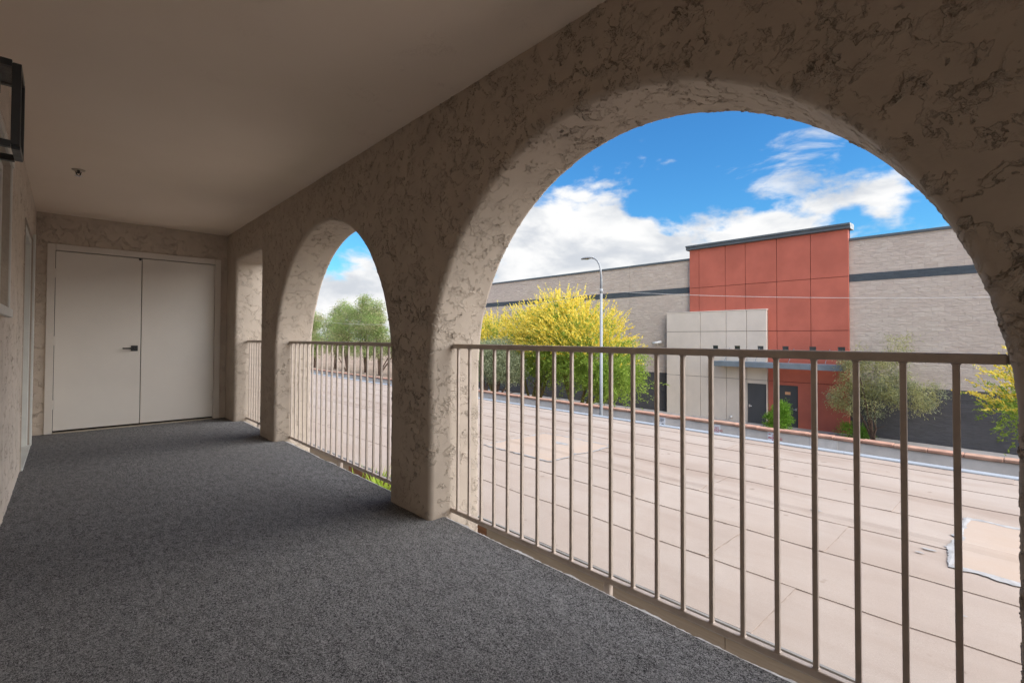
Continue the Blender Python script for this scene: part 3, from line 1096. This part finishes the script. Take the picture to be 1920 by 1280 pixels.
# stray dabs of sealant
for (x, y, s) in ((6.52, 5.75, 0.16), (5.68, 0.66, 0.05), (5.55, 0.70, 0.03), (4.5, 0.35, 0.03), (6.0, 1.62, 0.05)):
    n = 14
    a_ = np.linspace(0, 2 * np.pi, n, endpoint=False)
    r_ = s * (0.6 + 0.5 * rr.random(n))
    X, Y = x + r_ * np.cos(a_) * 0.5, y + r_ * np.sin(a_) * 1.2
    mb = MB()
    mb.add([(p, q, float(RZ + roof_z(p, q) + 0.012)) for p, q in zip(X, Y)], [tuple(range(n))])
    mb.build('sealant_dab', 'sealant', cpt)

# metal edges and fascia boards
def strip_profile(name, prof, y0, y1, mat):
    n = len(prof)
    v = [(x, y0, z) for x, z in prof] + [(x, y1, z) for x, z in prof]
    fs = [(i, (i + 1) % n, n + (i + 1) % n, n + i) for i in range(n)] + [tuple(range(n)), tuple(range(2 * n - 1, n - 1, -1))]
    return MB().add(v, fs).build(name, mat, cpt)
for (a0, a1) in [(CY0 + 3.05 * i, min(CY0 + 3.05 * (i + 1) - 0.004, CY1)) for i in range(17)]:
    strip_profile('gravel_stop', [(CX1 - 0.095, RZ + 0.010), (CX1 - 0.085, RZ + 0.022), (CX1, RZ + 0.034), (CX1 + 0.012, RZ + 0.030), (CX1 + 0.012, RZ - 0.12), (CX1 - 0.01, RZ - 0.12), (CX1 - 0.01, RZ + 0.0), (CX1 - 0.09, RZ - 0.01)], a0, a1, 'drip_metal')
    strip_profile('drip_edge', [(CX0 - 0.030, RZ - 0.075), (CX0 - 0.026, RZ + 0.010), (CX0 - 0.012, RZ + 0.014), (CX0 + 0.002, RZ - 0.004), (CX0 + 0.002, RZ - 0.075)], a0, a1, 'gutter_metal')
y = CY0
k = 0
for ln in (4.3, 4.1, 2.45, 3.3, 4.2, 4.9, 4.9, 4.9, 4.9, 4.9, 4.9, 4.9):
    y1_ = min(y + ln, CY1)
    mat = 'bare_wood' if 3.0 < (y + y1_) / 2 < 8 else 'fascia_paint'
    box('fascia_board', mat, cpt, CX0 - 0.024, CX0 + 0.014, y + 0.002, y1_ - 0.002, RZ - 0.36, RZ - 0.045, 0.003)
    y = y1_
    if y >= CY1 - 0.1:
        break
for yy in np.arange(CY0 + 1.0, CY1, 5.4):
    for xx in (CX0 + 0.35, CX1 - 0.35):
        box('post', 'fascia_paint', cpt, xx - 0.06, xx + 0.06, yy - 0.06, yy + 0.06, GZ, RZ - 0.30)

# ------------------------------------------------------------------ block wall with terracotta cap
BX, BT = 14.46, -1.41
bw = thing('block_wall', (BX, 20, GZ), 'long grey block wall with terracotta cap beyond the carport roof', 'wall')
pr = np.random.default_rng(5)
y = -18.0
while y < 66:
    ln = float(pr.choice([2.4, 3.2, 4.0, 0.62, 5.2]))
    patch = ln < 1
    box('wall_panel', 'wall_grey_patch' if patch else 'wall_grey', bw, BX + (-0.006 if patch else 0), BX + 0.2, y, y + ln - 0.004, GZ, BT - 0.075)
    y += ln
capA = MB().box(-0.05, 0.25, -0.303, 0.303, -0.072, 0.0, 0.012).mesh('cap_brick')
capA.materials.append(MAT['cap_terracotta'])
capB = capA.copy(); capB.materials.clear(); capB.materials.append(MAT['cap_pale'])
for i in range(136):
    o = bpy.data.objects.new('cap_brick', capA if pr.random() < 0.72 else capB)
    COL.objects.link(o)
    o.parent = bw
    o.location = (float(pr.normal(0, 0.005)), -17.6 + 0.612 * i - 20, BT - GZ + float(pr.normal(0, 0.005)))
    o.rotation_euler = (float(pr.normal(0, 0.006)), 0, float(pr.normal(0, 0.006)))

# signs on the wall
def plate_sign(name, x, y, z, w, h, label, cat, group=None):
    t = thing(name, (x, y, z - h / 2), label, cat, group)
    box('plate', 'sign_white', t, x - 0.004, x, y - w / 2, y + w / 2, z - h / 2, z + h / 2)
    return t
S_OUT, XD, YD = -0.006, (0, -1, 0), (0, 0, 1)
ss = thing('speed_sign', (14.15, 8.20, GZ), 'white SPEED LIMIT 10 sign on a post in front of the block wall', 'sign')
sx = 14.15
box('plate', 'sign_white', ss, sx - 0.004, sx, 8.20 - 0.152, 8.20 + 0.152, -1.95, -1.45)
box('post', 'galvanised', ss, sx + 0.001, sx + 0.04, 8.18, 8.22, GZ, -1.50)
lettering('SPEED\nLIMIT', 0.085, 'sign_black', ss, (sx - 0.006, 8.20, -1.535), XD, YD)
lettering('10', 0.25, 'sign_black', ss, (sx - 0.006, 8.20, -1.735), XD, YD)
for (yy, lab) in ((4.93, 'white and red NO PARKING FIRE LANE sign on the wall below the green bush'), (6.56, 'white and red NO PARKING FIRE LANE sign on the wall below the cream panels')):
    fs = plate_sign('fire_lane_sign', BX - 0.005, yy, -1.72, 0.305, 0.457, lab, 'sign', 'fire lane signs on the block wall')
    lettering('NO\nPARKING\nFIRE\nLANE', 0.085, 'sign_red', fs, (BX - 0.011, yy - 0.045, -1.70), XD, YD)
    box('symbol', 'sign_red', fs, BX - 0.011, BX - 0.0095, yy + 0.07, yy + 0.13, -1.57, -1.55)
    box('symbol', 'sign_red', fs, BX - 0.011, BX - 0.0095, yy + 0.07, yy + 0.13, -1.67, -1.65)

# ------------------------------------------------------------------ street lamps and the cable between them
def lamp(x, y, label):
    t = thing('street_lamp', (x, y, GZ), label, 'street lamp', 'street lamps in the lane')
    p = MB().tube([(x, y, GZ), (x, y, -0.9), (x, y, 2.70)], [0.068, 0.056, 0.046], 14)
    p.build('pole', 'galvanised', t, True)
    MB().tube([(x, y, 2.66), (x, y, 2.80)], 0.058, 14).build('collar', 'galvanised', t, True)
    arc = [(x, y, 2.70), (x, y, 3.15), (x, y + 0.02, 3.45), (x, y + 0.08, 3.66), (x, y + 0.17, 3.80), (x, y + 0.28, 3.885), (x, y + 0.38, 3.915)]
    MB().tube(arc, [0.045, 0.04, 0.036, 0.034, 0.032, 0.03, 0.03], 10).build('arm', 'galvanised', t, True)
    n = 14
    hd_ = MB()
    secs = [(0.34, 0.03, 0.03), (0.40, 0.06, 0.045), (0.52, 0.105, 0.06), (0.66, 0.12, 0.06), (0.78, 0.10, 0.05), (0.86, 0.05, 0.03)]
    vs_, fs_ = [], []
    for (d, wx, hz) in secs:
        for k2 in range(n):
            a_ = 2 * math.pi * k2 / n
            vs_.append((x + wx * math.cos(a_), y + d, 3.925 + (hz * math.sin(a_) if math.sin(a_) > 0 else 0.018 * math.sin(a_))))
    for i in range(len(secs) - 1):
        for k2 in range(n):
            fs_.append((i * n + k2, i * n + (k2 + 1) % n, (i + 1) * n + (k2 + 1) % n, (i + 1) * n + k2))
    fs_ += [tuple(range(n)), tuple((len(secs) - 1) * n + k2 for k2 in range(n))]
    hd_.add(vs_, fs_)
    hd_.build('lamp_head', 'galvanised', t, True)
    MB().tube([(x, y + 0.64, 3.915), (x, y + 0.64, 3.895)], [0.085, 0.07], 16).build('lens', 'lamp_lens', t, True)
    return t


lamp(13.6, 10.16, 'grey curved-arm street lamp standing before the yellow blossoming trees')
lamp(13.6, 40.0, 'grey street lamp far along the lane beyond the carport roof')


def cable(y0, y1, zt, sag, label):
    pts = []
    for i in range(41):
        s = i / 40
        pts.append((13.6 + 0.075, y0 + (y1 - y0) * s, zt - sag * 4 * s * (1 - s)))
    o = MB().tube(pts, 0.0055, 5).build('overhead_cable', 'cable_grey', None, True)
    tag(o, label, 'cable', 'cables strung between the street lamps')


cable(10.16, 40.0, 2.74, 0.88, 'thin pale cable sagging from the street lamp towards the distant trees')
cable(-19.7, 10.16, 2.74, 0.92, 'thin pale cable running from the street lamp across the red wall')
lamp(13.6, -19.7, 'grey street lamp farther along the lane beside the carport')

# ------------------------------------------------------------------ store building
FX = 26.1
st = thing('store_building', (FX, 15, GZ), 'big-box store of split-face block with red and cream entrance blocks', 'building')
SY0, SY1 = -30.0, 38.0
TOP = 5.67
segs = [SY0, -24.7, -18.7, -12.7, -6.7, 5.8, 13.2, 17.3, 23.3, 29.3, 35.3, SY1]
for a0, a1 in zip(segs[:-1], segs[1:]):
    a0_, a1_ = a0 + 0.009, a1 - 0.009
    box('wall_panel', 'split_face_block', st, FX, FX + 0.3, a0_, a1_, 4.03, TOP - 0.12)
    box('wall_panel', 'split_face_block', st, FX, FX + 0.3, a0_, a1_, -0.925, 3.69)
    box('band', 'band_block', st, FX - 0.012, FX + 0.3, a0_, a1_, 3.693, 4.027)
    box('base_course', 'grey_block', st, FX - 0.02, FX + 0.3, a0_, a1_, GZ, -0.928)
    box('coping', 'grey_metal', st, FX - 0.06, FX + 0.36, a0 + 0.002, a1 - 0.002, TOP - 0.117, TOP, 0.01)
box('wall_core', 'cream_joint', st, FX + 0.02, FX + 30, SY0 + 0.05, SY1 - 0.05, GZ, TOP - 0.13)

RXF = FX - 0.16                        # red block front
CXF = FX - 0.38                        # cream block front
kx = RXF / FX
cols = [5.66, 7.17, 8.66, 10.17, 11.21, 12.67, 13.22]
rows_ = [GZ, -1.00, 1.49, 3.94, 6.07]
wins_red = [8.28, 7.105, 5.95]
wins_cream = [11.66, 10.51, 9.36]
WZ0, WZ1, WH = 0.40, 0.74, 0.145
door2 = (7.74, 8.67, GZ, -1.17)
cream_y0, cream_y1 = 9.07, 14.52
holes_red = [door2] + [(w - WH, w + WH, WZ0, WZ1) for w in wins_red]
box('red_core', 'red_joint', st, RXF + 0.05, FX + 0.2, cols[0] + 0.004, cols[-1] - 0.004, GZ, 6.10)
J = 0.012
for i in range(6):
    for j in range(4):
        rect = (cols[i] + (J if i else 0), cols[i + 1] - (J if i < 5 else 0), rows_[j] + (J if j else 0), rows_[j + 1] - (J if j < 3 else 0))
        if rect[0] >= cream_y0 - 0.02 and rect[3] < 2.5:
            continue
        prism_grid(rect, holes_red, RXF, RXF + 0.10).build('red_panel', 'red_render', st)
cream_cols = [cream_y0, 10.03, 11.08, 12.50, cream_y1]
cream_rows = [GZ, -0.98, 1.49, 2.555]
CT = 2.555
door1 = (9.10, 10.02, GZ, -1.165)
holes_c = [(9.095, 10.01, GZ, -1.165)] + [(w - WH, w + WH, WZ0, WZ1) for w in wins_cream]
box('cream_core', 'cream_joint', st, CXF + 0.05, RXF + 0.03, cream_y0 + 0.006, cream_y1 - 0.006, GZ, CT - 0.01)
for i in range(4):
    for j in range(3):
        rect = (cream_cols[i] + (J if i else 0), cream_cols[i + 1] - (J if i < 3 else 0), cream_rows[j] + (J if j else 0), cream_rows[j + 1] - (J if j < 2 else 0))
        prism_grid(rect, holes_c, CXF, CXF + 0.10).build('cream_panel', 'cream_render', st)
box('cream_cap', 'cream_render', st, CXF - 0.02, RXF - 0.002, cream_y0 - 0.015, cream_y1 + 0.015, CT + 0.002, CT + 0.05, 0.01)
# cornice
cpf = [(RXF - 0.02, 6.075), (RXF - 0.16, 6.10), (RXF - 0.16, 6.235), (RXF - 0.22, 6.245), (RXF - 0.22, 6.33), (RXF + 0.5, 6.335), (RXF + 0.5, 6.075)]
nn = len(cpf)
MB().add([(x, cols[0] - 0.12, z) for x, z in cpf] + [(x, cols[-1] + 0.14, z) for x, z in cpf],
         [(i, (i + 1) % nn, nn + (i + 1) % nn, nn + i) for i in range(nn)] + [tuple(range(nn)), tuple(range(2 * nn - 1, nn - 1, -1))]).build('cornice', 'grey_metal', st)
# canopy
cn = MB().box(FX - 1.15, CXF - 0.003, 5.70, 11.40, -0.32, -0.055, 0.012).build('canopy', 'canopy_metal', st)
for yy in (6.4, 7.9, 9.4, 10.9):
    MB().tube([(CXF - 0.0 if yy > 9.07 else RXF, yy, 0.62), (FX - 1.0, yy, -0.05)], 0.012, 6).build('tie_rod', 'canopy_metal', cn)
for w in wins_red:
    g = box('window', 'grey_metal', st, RXF + 0.045, RXF + 0.06, w - WH - 0.005, w + WH + 0.005, WZ0 - 0.005, WZ1 + 0.005)
    box('pane', 'dark_glass', g, RXF + 0.040, RXF + 0.044, w - WH + 0.025, w + WH - 0.025, WZ0 + 0.025, WZ1 - 0.025)
for w in wins_cream:
    g = box('window', 'grey_metal', st, CXF + 0.045, CXF + 0.06, w - WH - 0.005, w + WH + 0.005, WZ0 - 0.005, WZ1 + 0.005)
    box('pane', 'dark_glass', g, CXF + 0.040, CXF + 0.044, w - WH + 0.025, w + WH - 0.025, WZ0 + 0.025, WZ1 - 0.025)
d1 = box('door', 'door_grey', st, CXF + 0.045, CXF + 0.09, 9.10, 10.005, GZ + 0.14, -1.168)
d2 = box('door', 'door_grey', st, RXF + 0.045, RXF + 0.09, 7.745, 8.665, GZ + 0.14, -1.172)
for d, x, ys_, sgn in ((d1, CXF + 0.045, 9.92, -1), (d2, RXF + 0.045, 7.83, 1)):
    MB().tube([(x + 0.002, ys_, -2.32), (x - 0.06, ys_, -2.32), (x - 0.06, ys_ + sgn * 0.13, -2.32)], 0.016, 8).lathe(x, ys_, [(0.001, -2.32), (0.001, -2.319)], 4).build('handle', 'chrome', d, True)
    box('handle_plate', 'chrome', d, x - 0.012, x - 0.001, ys_ - 0.04, ys_ + 0.04, -2.38, -2.25, 0.004)
dl = box('door_notice', 'label_orange', d2, RXF + 0.040, RXF + 0.0435, 8.08, 8.32, -1.63, -1.49)
MB().tube([(CXF + 0.01, 10.80, -2.97), (CXF - 0.10, 10.80, -2.97), (CXF - 0.14, 10.80, -3.02)], [0.05, 0.05, 0.045], 10).build('wall_outlet', 'white_plastic', st, True)

sc_ = thing('security_camera', (FX - 0.2, 15.35, 0.80), 'white bullet security camera on the block wall beside the cream panels', 'camera')
MB().tube([(FX - 0.001, 15.30, 0.72), (FX - 0.10, 15.30, 0.74), (FX - 0.22, 15.30, 0.80)], 0.025, 8).build('bracket', 'white_plastic', sc_, True)
MB().tube([(FX - 0.10, 15.02, 0.90), (FX - 0.28, 15.52, 0.80)], [0.075, 0.075], 12).build('body', 'white_plastic', sc_, True)
MB().tube([(FX - 0.28, 15.521, 0.80), (FX - 0.285, 15.54, 0.797)], [0.05, 0.05], 12).build('lens', 'dark_glass', sc_, True)

# ------------------------------------------------------------------ trees and plants
def leaf_cards(rng, C, size, aspect=0.4, axis=None, spread=1.0):
    """C (N,3) centres; quads with random attitude, long side along axis when given"""
    n = len(C)
    u = rng.normal(size=(n, 3))
    if axis is not None:
        u = axis + u * 0.35 * spread
    u /= np.linalg.norm(u, axis=1)[:, None]
    w = np.cross(u, rng.normal(size=(n, 3)))
    w /= np.linalg.norm(w, axis=1)[:, None] + 1e-9
    s = (size * (0.6 + 0.8 * rng.random(n)))[:, None] * 0.5
    V = np.stack([C - u * s, C + w * s * aspect, C + u * s, C - w * s * aspect], 1).reshape(-1, 3)
    F = np.arange(4 * n).reshape(n, 4)
    return V, F


def plumes(rng, S, D, Ln, wid, per, size, droop=0.0, aspect=0.45):
    """feathery twigs from S along D"""
    n = len(S)
    t = rng.random((n, per))
    P = S[:, None] + D[:, None] * (Ln[:, None] * t)[..., None]
    P[..., 2] -= droop * (Ln[:, None] * t ** 2)
    P += rng.normal(size=P.shape) * (wid * (1.0 - 0.6 * t))[..., None]
    ax = np.repeat(D[:, None], per, 1).reshape(-1, 3)
    return leaf_cards(rng, P.reshape(-1, 3), size, aspect, ax, 2.0)


def limbs(rng, base, forks, r0, parent, mat, h_fork, wig=0.12, most=8):
    """trunks from base that fork towards the given crown points"""
    tb = MB()
    if len(forks) > most:
        forks = [forks[i] for i in rng.choice(len(forks), most, replace=False)]
    for tgt in forks:
        tgt = np.array(tgt)
        mid = np.array(base) * 0.55 + tgt * 0.45
        mid[2] = base[2] + (tgt[2] - base[2]) * 0.52
        mid += rng.normal(size=3) * wig
        b0 = np.array(base) + np.append(rng.normal(size=2) * r0 * 0.8, 0)
        pts = []
        for i in range(9):
            s = i / 8
            p = (1 - s) ** 2 * b0 + 2 * s * (1 - s) * mid + s * s * tgt
            pts.append(p + rng.normal(size=3) * wig * 0.15 * (0 < i < 8))
        rad = [r0 * (1 - 0.85 * i / 8) + 0.006 for i in range(9)]
        tb.tube(pts, rad, 7)
        for q in range(4):
            i = int(rng.integers(3, 8))
            e = pts[i] + rng.normal(size=3) * np.array([0.5, 0.5, 0.3]) * np.linalg.norm(tgt - b0) * 0.22 + np.array([0, 0, 0.15])
            tb.tube([pts[i], (pts[i] + e) / 2 + rng.normal(size=3) * 0.05, e], [rad[i] * 0.55, rad[i] * 0.35, 0.006], 5)
    return tb.build('trunk', mat, parent, True)


def ell_points(rng, n, c, r, inner=0.35):
    d = rng.normal(size=(n, 3))
    d /= np.linalg.norm(d, axis=1)[:, None]
    k = inner + (1 - inner) * rng.random(n) ** 0.55
    return np.array(c) + d * np.array(r) * k[:, None], d


def yellow_tree(seed, base, lobes, label, n_pl=900, bloom_z=0.0, bloom_w=0.9, trunk=0.09, amount=1.0):
    rng = np.random.default_rng(seed)
    t = thing('blossom_tree', base, label, 'tree', 'yellow blossoming trees before the store')
    GV, GF, YV, YF_ = [], [], [], []
    forks = []
    for (c, r, k) in lobes:
        n = int(n_pl * k)
        P, d = ell_points(rng, n, c, r, 0.45)
        D = d * np.array([1, 1, 0.8]) + np.array([0, 0, 0.7])
        D += rng.normal(size=D.shape) * 0.28
        D /= np.linalg.norm(D, axis=1)[:, None]
        Ln = rng.uniform(0.4, 1.05, n) * np.where(rng.random(n) < 0.10, 1.5, 1.0)
        up = (P[:, 2] - bloom_z) / bloom_w + rng.normal(0, 0.35, n) + 0.25 * (np.abs(d[:, 2]) < 0.5)
        yl = up > 0.0
        if yl.any():
            YV.append((plumes(rng, P[yl], D[yl], Ln[yl], 0.028, 40, 0.072, 0.15, 0.6)))
            GV.append((plumes(rng, P[yl] - D[yl] * 0.25, D[yl], Ln[yl], 0.07, 10, 0.09, 0.12, 0.35)))
        g = ~yl
        if g.any():
            GV.append((plumes(rng, P[g], D[g], Ln[g], 0.08, 34, 0.10, 0.35, 0.35)))
        # inner green fill
        Q, dq = ell_points(rng, int(n * 0.32), c, np.array(r) * 0.8, 0.1)
        GV.append((plumes(rng, Q, dq, rng.uniform(0.3, 0.6, len(Q)), 0.10, 22, 0.11, 0.2, 0.35)))
        for q in range(4):
            forks.append(ell_points(rng, 1, c, np.array(r) * 0.6, 0.5)[0][0])
    for name, lst, mat in (('crown', GV, 'leaf_green'), ('blossom', YV, 'blossom_yellow')):
        if not lst:
            continue
        V, F, nb_ = [], [], 0
        for v, f in lst:
            V.append(v); F.append(f + nb_); nb_ += len(v)
        np_mesh(name, np.concatenate(V), np.concatenate(F), mat, t, False)
    limbs(rng, base, forks, trunk, t, 'bark_green', 1.0, 0.2)
    return t


def leafy_tree(name, seed, base, lobes, label, cat, mat, mat2=None, n_cl=260, per=60, size=0.10, spread=0.22, trunk=0.10, bark='bark', group=None, aspect=0.3, droop=0.0, two=0.35):
    rng = np.random.default_rng(seed)
    t = thing(name, base, label, cat, group)
    V1, V2, forks = [], [], []
    for (c, r, k) in lobes:
        n = int(n_cl * k)
        P, d = ell_points(rng, n, c, r, 0.3)
        for sel, dst in ((rng.random(n) >= (two if mat2 else 0), V1), (None, V2)):
            if sel is None:
                if not mat2:
                    continue
                Pp = P[~prev]; dd_ = d[~prev]
            else:
                prev = sel
                Pp = P[sel]; dd_ = d[sel]
            if len(Pp) == 0:
                continue
            C = Pp[:, None] + rng.normal(size=(len(Pp), per, 3)) * spread * np.array([1, 1, 0.7])
            C[..., 2] -= droop * rng.random((len(Pp), per)) ** 2
            ax = np.repeat(dd_[:, None] + np.array([0, 0, -droop * 2]), per, 1).reshape(-1, 3)
            dst.append(leaf_cards(rng, C.reshape(-1, 3), size, aspect, ax, 2.4))
        for q in range(3):
            forks.append(ell_points(rng, 1, c, np.array(r) * 0.7, 0.4)[0][0])
    for lst, m, nm in ((V1, mat, 'crown'), (V2, mat2, 'crown')):
        if not lst:
            continue
        V, F, nb_ = [], [], 0
        for v, f in lst:
            V.append(v); F.append(f + nb_); nb_ += len(v)
        np_mesh(nm, np.concatenate(V), np.concatenate(F), m, t, False)
    if trunk:
        limbs(rng, base, forks, trunk, t, bark, 1.0, 0.12, 5)
    return t


# lobes: (centre, radii, share)
yellow_tree(21, (19.5, 16.0, GZ), [((19.5, 15.9, 0.9), (1.9, 2.5, 2.0), 1.0), ((19.2, 17.2, 1.3), (1.6, 1.9, 2.1), 0.7), ((19.4, 14.4, -0.2), (1.5, 1.9, 1.4), 0.6), ((19.3, 13.7, -1.0), (1.2, 1.4, 0.8), 0.25)],
            'largest yellow blossoming tree, behind the street lamp', 900, 0.55, 0.9)
yellow_tree(22, (20.5, 20.2, GZ), [((20.4, 20.2, 0.9), (1.8, 2.2, 2.0), 0.9), ((20.2, 18.9, 0.4), (1.6, 1.8, 1.8), 0.6)],
            'yellow blossoming tree between the largest one and the grey-green tree', 900, 0.3, 0.9)
yellow_tree(23, (21.5, 25.0, GZ), [((21.4, 25.0, 0.7), (1.8, 2.4, 1.8), 0.9), ((21.6, 27.2, 0.5), (1.6, 1.8, 1.6), 0.5)],
            'yellow blossoming tree beside the arch pier, farthest of the row', 800, 0.1, 0.9)
yellow_tree(24, (20.0, -1.4, GZ), [((20.0, -1.3, -0.3), (1.7, 2.0, 1.4), 0.5), ((19.9, 0.0, -0.9), (0.9, 0.85, 0.9), 0.12)],
            'yellow flowering branches reaching in at the arch foot on the far side', 700, -0.7, 0.9)
leafy_tree('olive_tree', 31, (17.0, 20.2, GZ), [((17.0, 20.0, 0.0), (1.2, 1.6, 1.15), 1.0), ((17.1, 18.9, -0.5), (0.9, 1.0, 0.8), 0.5)],
           'grey-green leafy tree beside the arch pier in front of the yellow trees', 'tree', 'leaf_olive', None, 230, 70, 0.11, 0.19, 0.10)
leafy_tree('willow_tree', 41, (25.0, 4.62, GZ), [((25.0, 4.6, -0.35), (0.75, 1.2, 1.15), 1.0), ((24.9, 3.35, -1.0), (0.8, 1.0, 0.75), 0.5), ((24.9, 5.55, -1.25), (0.6, 0.65, 0.7), 0.34), ((25.0, 3.75, 0.85), (0.4, 0.45, 0.75), 0.10), ((25.0, 5.3, 0.35), (0.5, 0.65, 0.55), 0.2), ((24.8, 4.6, -1.6), (0.6, 1.2, 0.5), 0.2)],
           'wispy olive-green tree against the red wall corner and dark base', 'tree', 'leaf_willow', 'leaf_olive', 85, 95, 0.11, 0.145, 0.045, 'bark', None, 0.2, 0.35)
leafy_tree('willow_shrub', 42, (25.2, 5.6, GZ), [((25.2, 5.3, -2.9), (0.35, 0.6, 0.42), 1.0)], 'low green shrub at the foot of the wispy tree', 'shrub', 'leaf_bright', None, 40, 60, 0.08, 0.12, 0.02)
leafy_tree('green_bush', 43, (24.4, 8.15, GZ), [((24.4, 8.1, -2.65), (0.45, 0.55, 0.62), 1.0), ((24.4, 7.95, -2.15), (0.25, 0.3, 0.4), 0.3)],
           'small bright green bush in front of the grey doors', 'bush', 'leaf_bright', None, 120, 60, 0.085, 0.10, 0.03)
# the grove seen through the middle arch
far = [(44, (27.0, 52.0), 8.6, 2.4, 'feathery green tree of the grove nearest the middle arch pier'),
       (45, (28.0, 57.5), 9.6, 2.5, 'tall slender tree standing above the grove in the middle arch'),
       (46, (27.0, 61.0), 8.6, 3.0, 'broad green tree at the centre of the grove in the middle arch'),
       (47, (28.0, 66.5), 9.3, 3.0, 'tall airy tree left of the centre of the grove'),
       (48, (27.0, 72.0), 8.2, 3.0, 'low bushy tree at the far end of the grove'),
       (49, (28.0, 78.0), 8.0, 3.4, 'pale leafy tree at the far end of the grove by the arch reveal'),
       (50, (30.0, 47.5), 6.0, 2.2, 'yellow-green tree of the grove half hidden by the pier')]
fr_ = np.random.default_rng(77)
for (sd_, (x, y), hh, rad, lab) in far:
    lobes = []
    for q in range(7):
        zc = GZ + hh * (0.35 + 0.56 * q / 6)
        rr_ = rad * (0.95 - 0.55 * q / 6)
        lobes.append(((x + fr_.normal(0, 0.5), y + fr_.normal(0, rad * 0.38), zc), (rr_ * 0.75, rr_ * 0.85, hh * 0.13), 0.32 * (1 - 0.05 * q)))
    leafy_tree('grove_tree', sd_, (x, y, GZ), lobes, lab, 'tree', 'leaf_far', 'leaf_far_pale', 150, 60, 0.20, 0.34, 0.10, 'bark', 'grove seen through the middle arch', 0.3, 0.3)

# spiky plant in the gap below the middle arch
yk = thing('spiky_plant', (2.55, 5.05, GZ), 'spiky yellow-green plant poking up below the middle arch railing', 'plant')
prng = np.random.default_rng(9)
stems = [(2.50, 5.35), (2.62, 5.0), (2.45, 4.7), (2.70, 5.25), (2.75, 4.8), (2.5, 4.45)]
tb = MB()
V, F, nb_ = [], [], 0
for (x, y) in stems:
    top = np.array([x, y, -0.72 + prng.normal(0, 0.07)])
    tb.tube([(x + prng.normal(0, 0.08), y + prng.normal(0, 0.08), GZ), (x, y, -2.0), top], [0.05, 0.045, 0.035], 7)
    for q in range(90):
        a_ = prng.uniform(0, 2 * math.pi)
        e_ = prng.uniform(-0.1, 1.35)
        L_ = prng.uniform(0.3, 0.55)
        d = np.array([math.cos(a_) * math.cos(e_), math.sin(a_) * math.cos(e_), math.sin(e_)])
        w_ = np.cross(d, [0, 0, 1.0]); w_ /= np.linalg.norm(w_) + 1e-9
        s0 = top - np.array([0, 0, prng.uniform(0, 0.35)])
        for s, wd_ in ((0, 0.010), (0.35, 0.012), (0.7, 0.008), (1.0, 0.001)):
            p = s0 + d * L_ * s - np.array([0, 0, 0.10 * s * s * L_])
            V += [p - w_ * wd_, p + w_ * wd_]
        for s in range(3):
            F.append((nb_ + 2 * s, nb_ + 2 * s + 1, nb_ + 2 * s + 3, nb_ + 2 * s + 2))
        nb_ += 8
tb.build('stem', 'bark', yk, True)
np_mesh('blades', np.array(V), np.array(F), 'blade_green', yk, False)
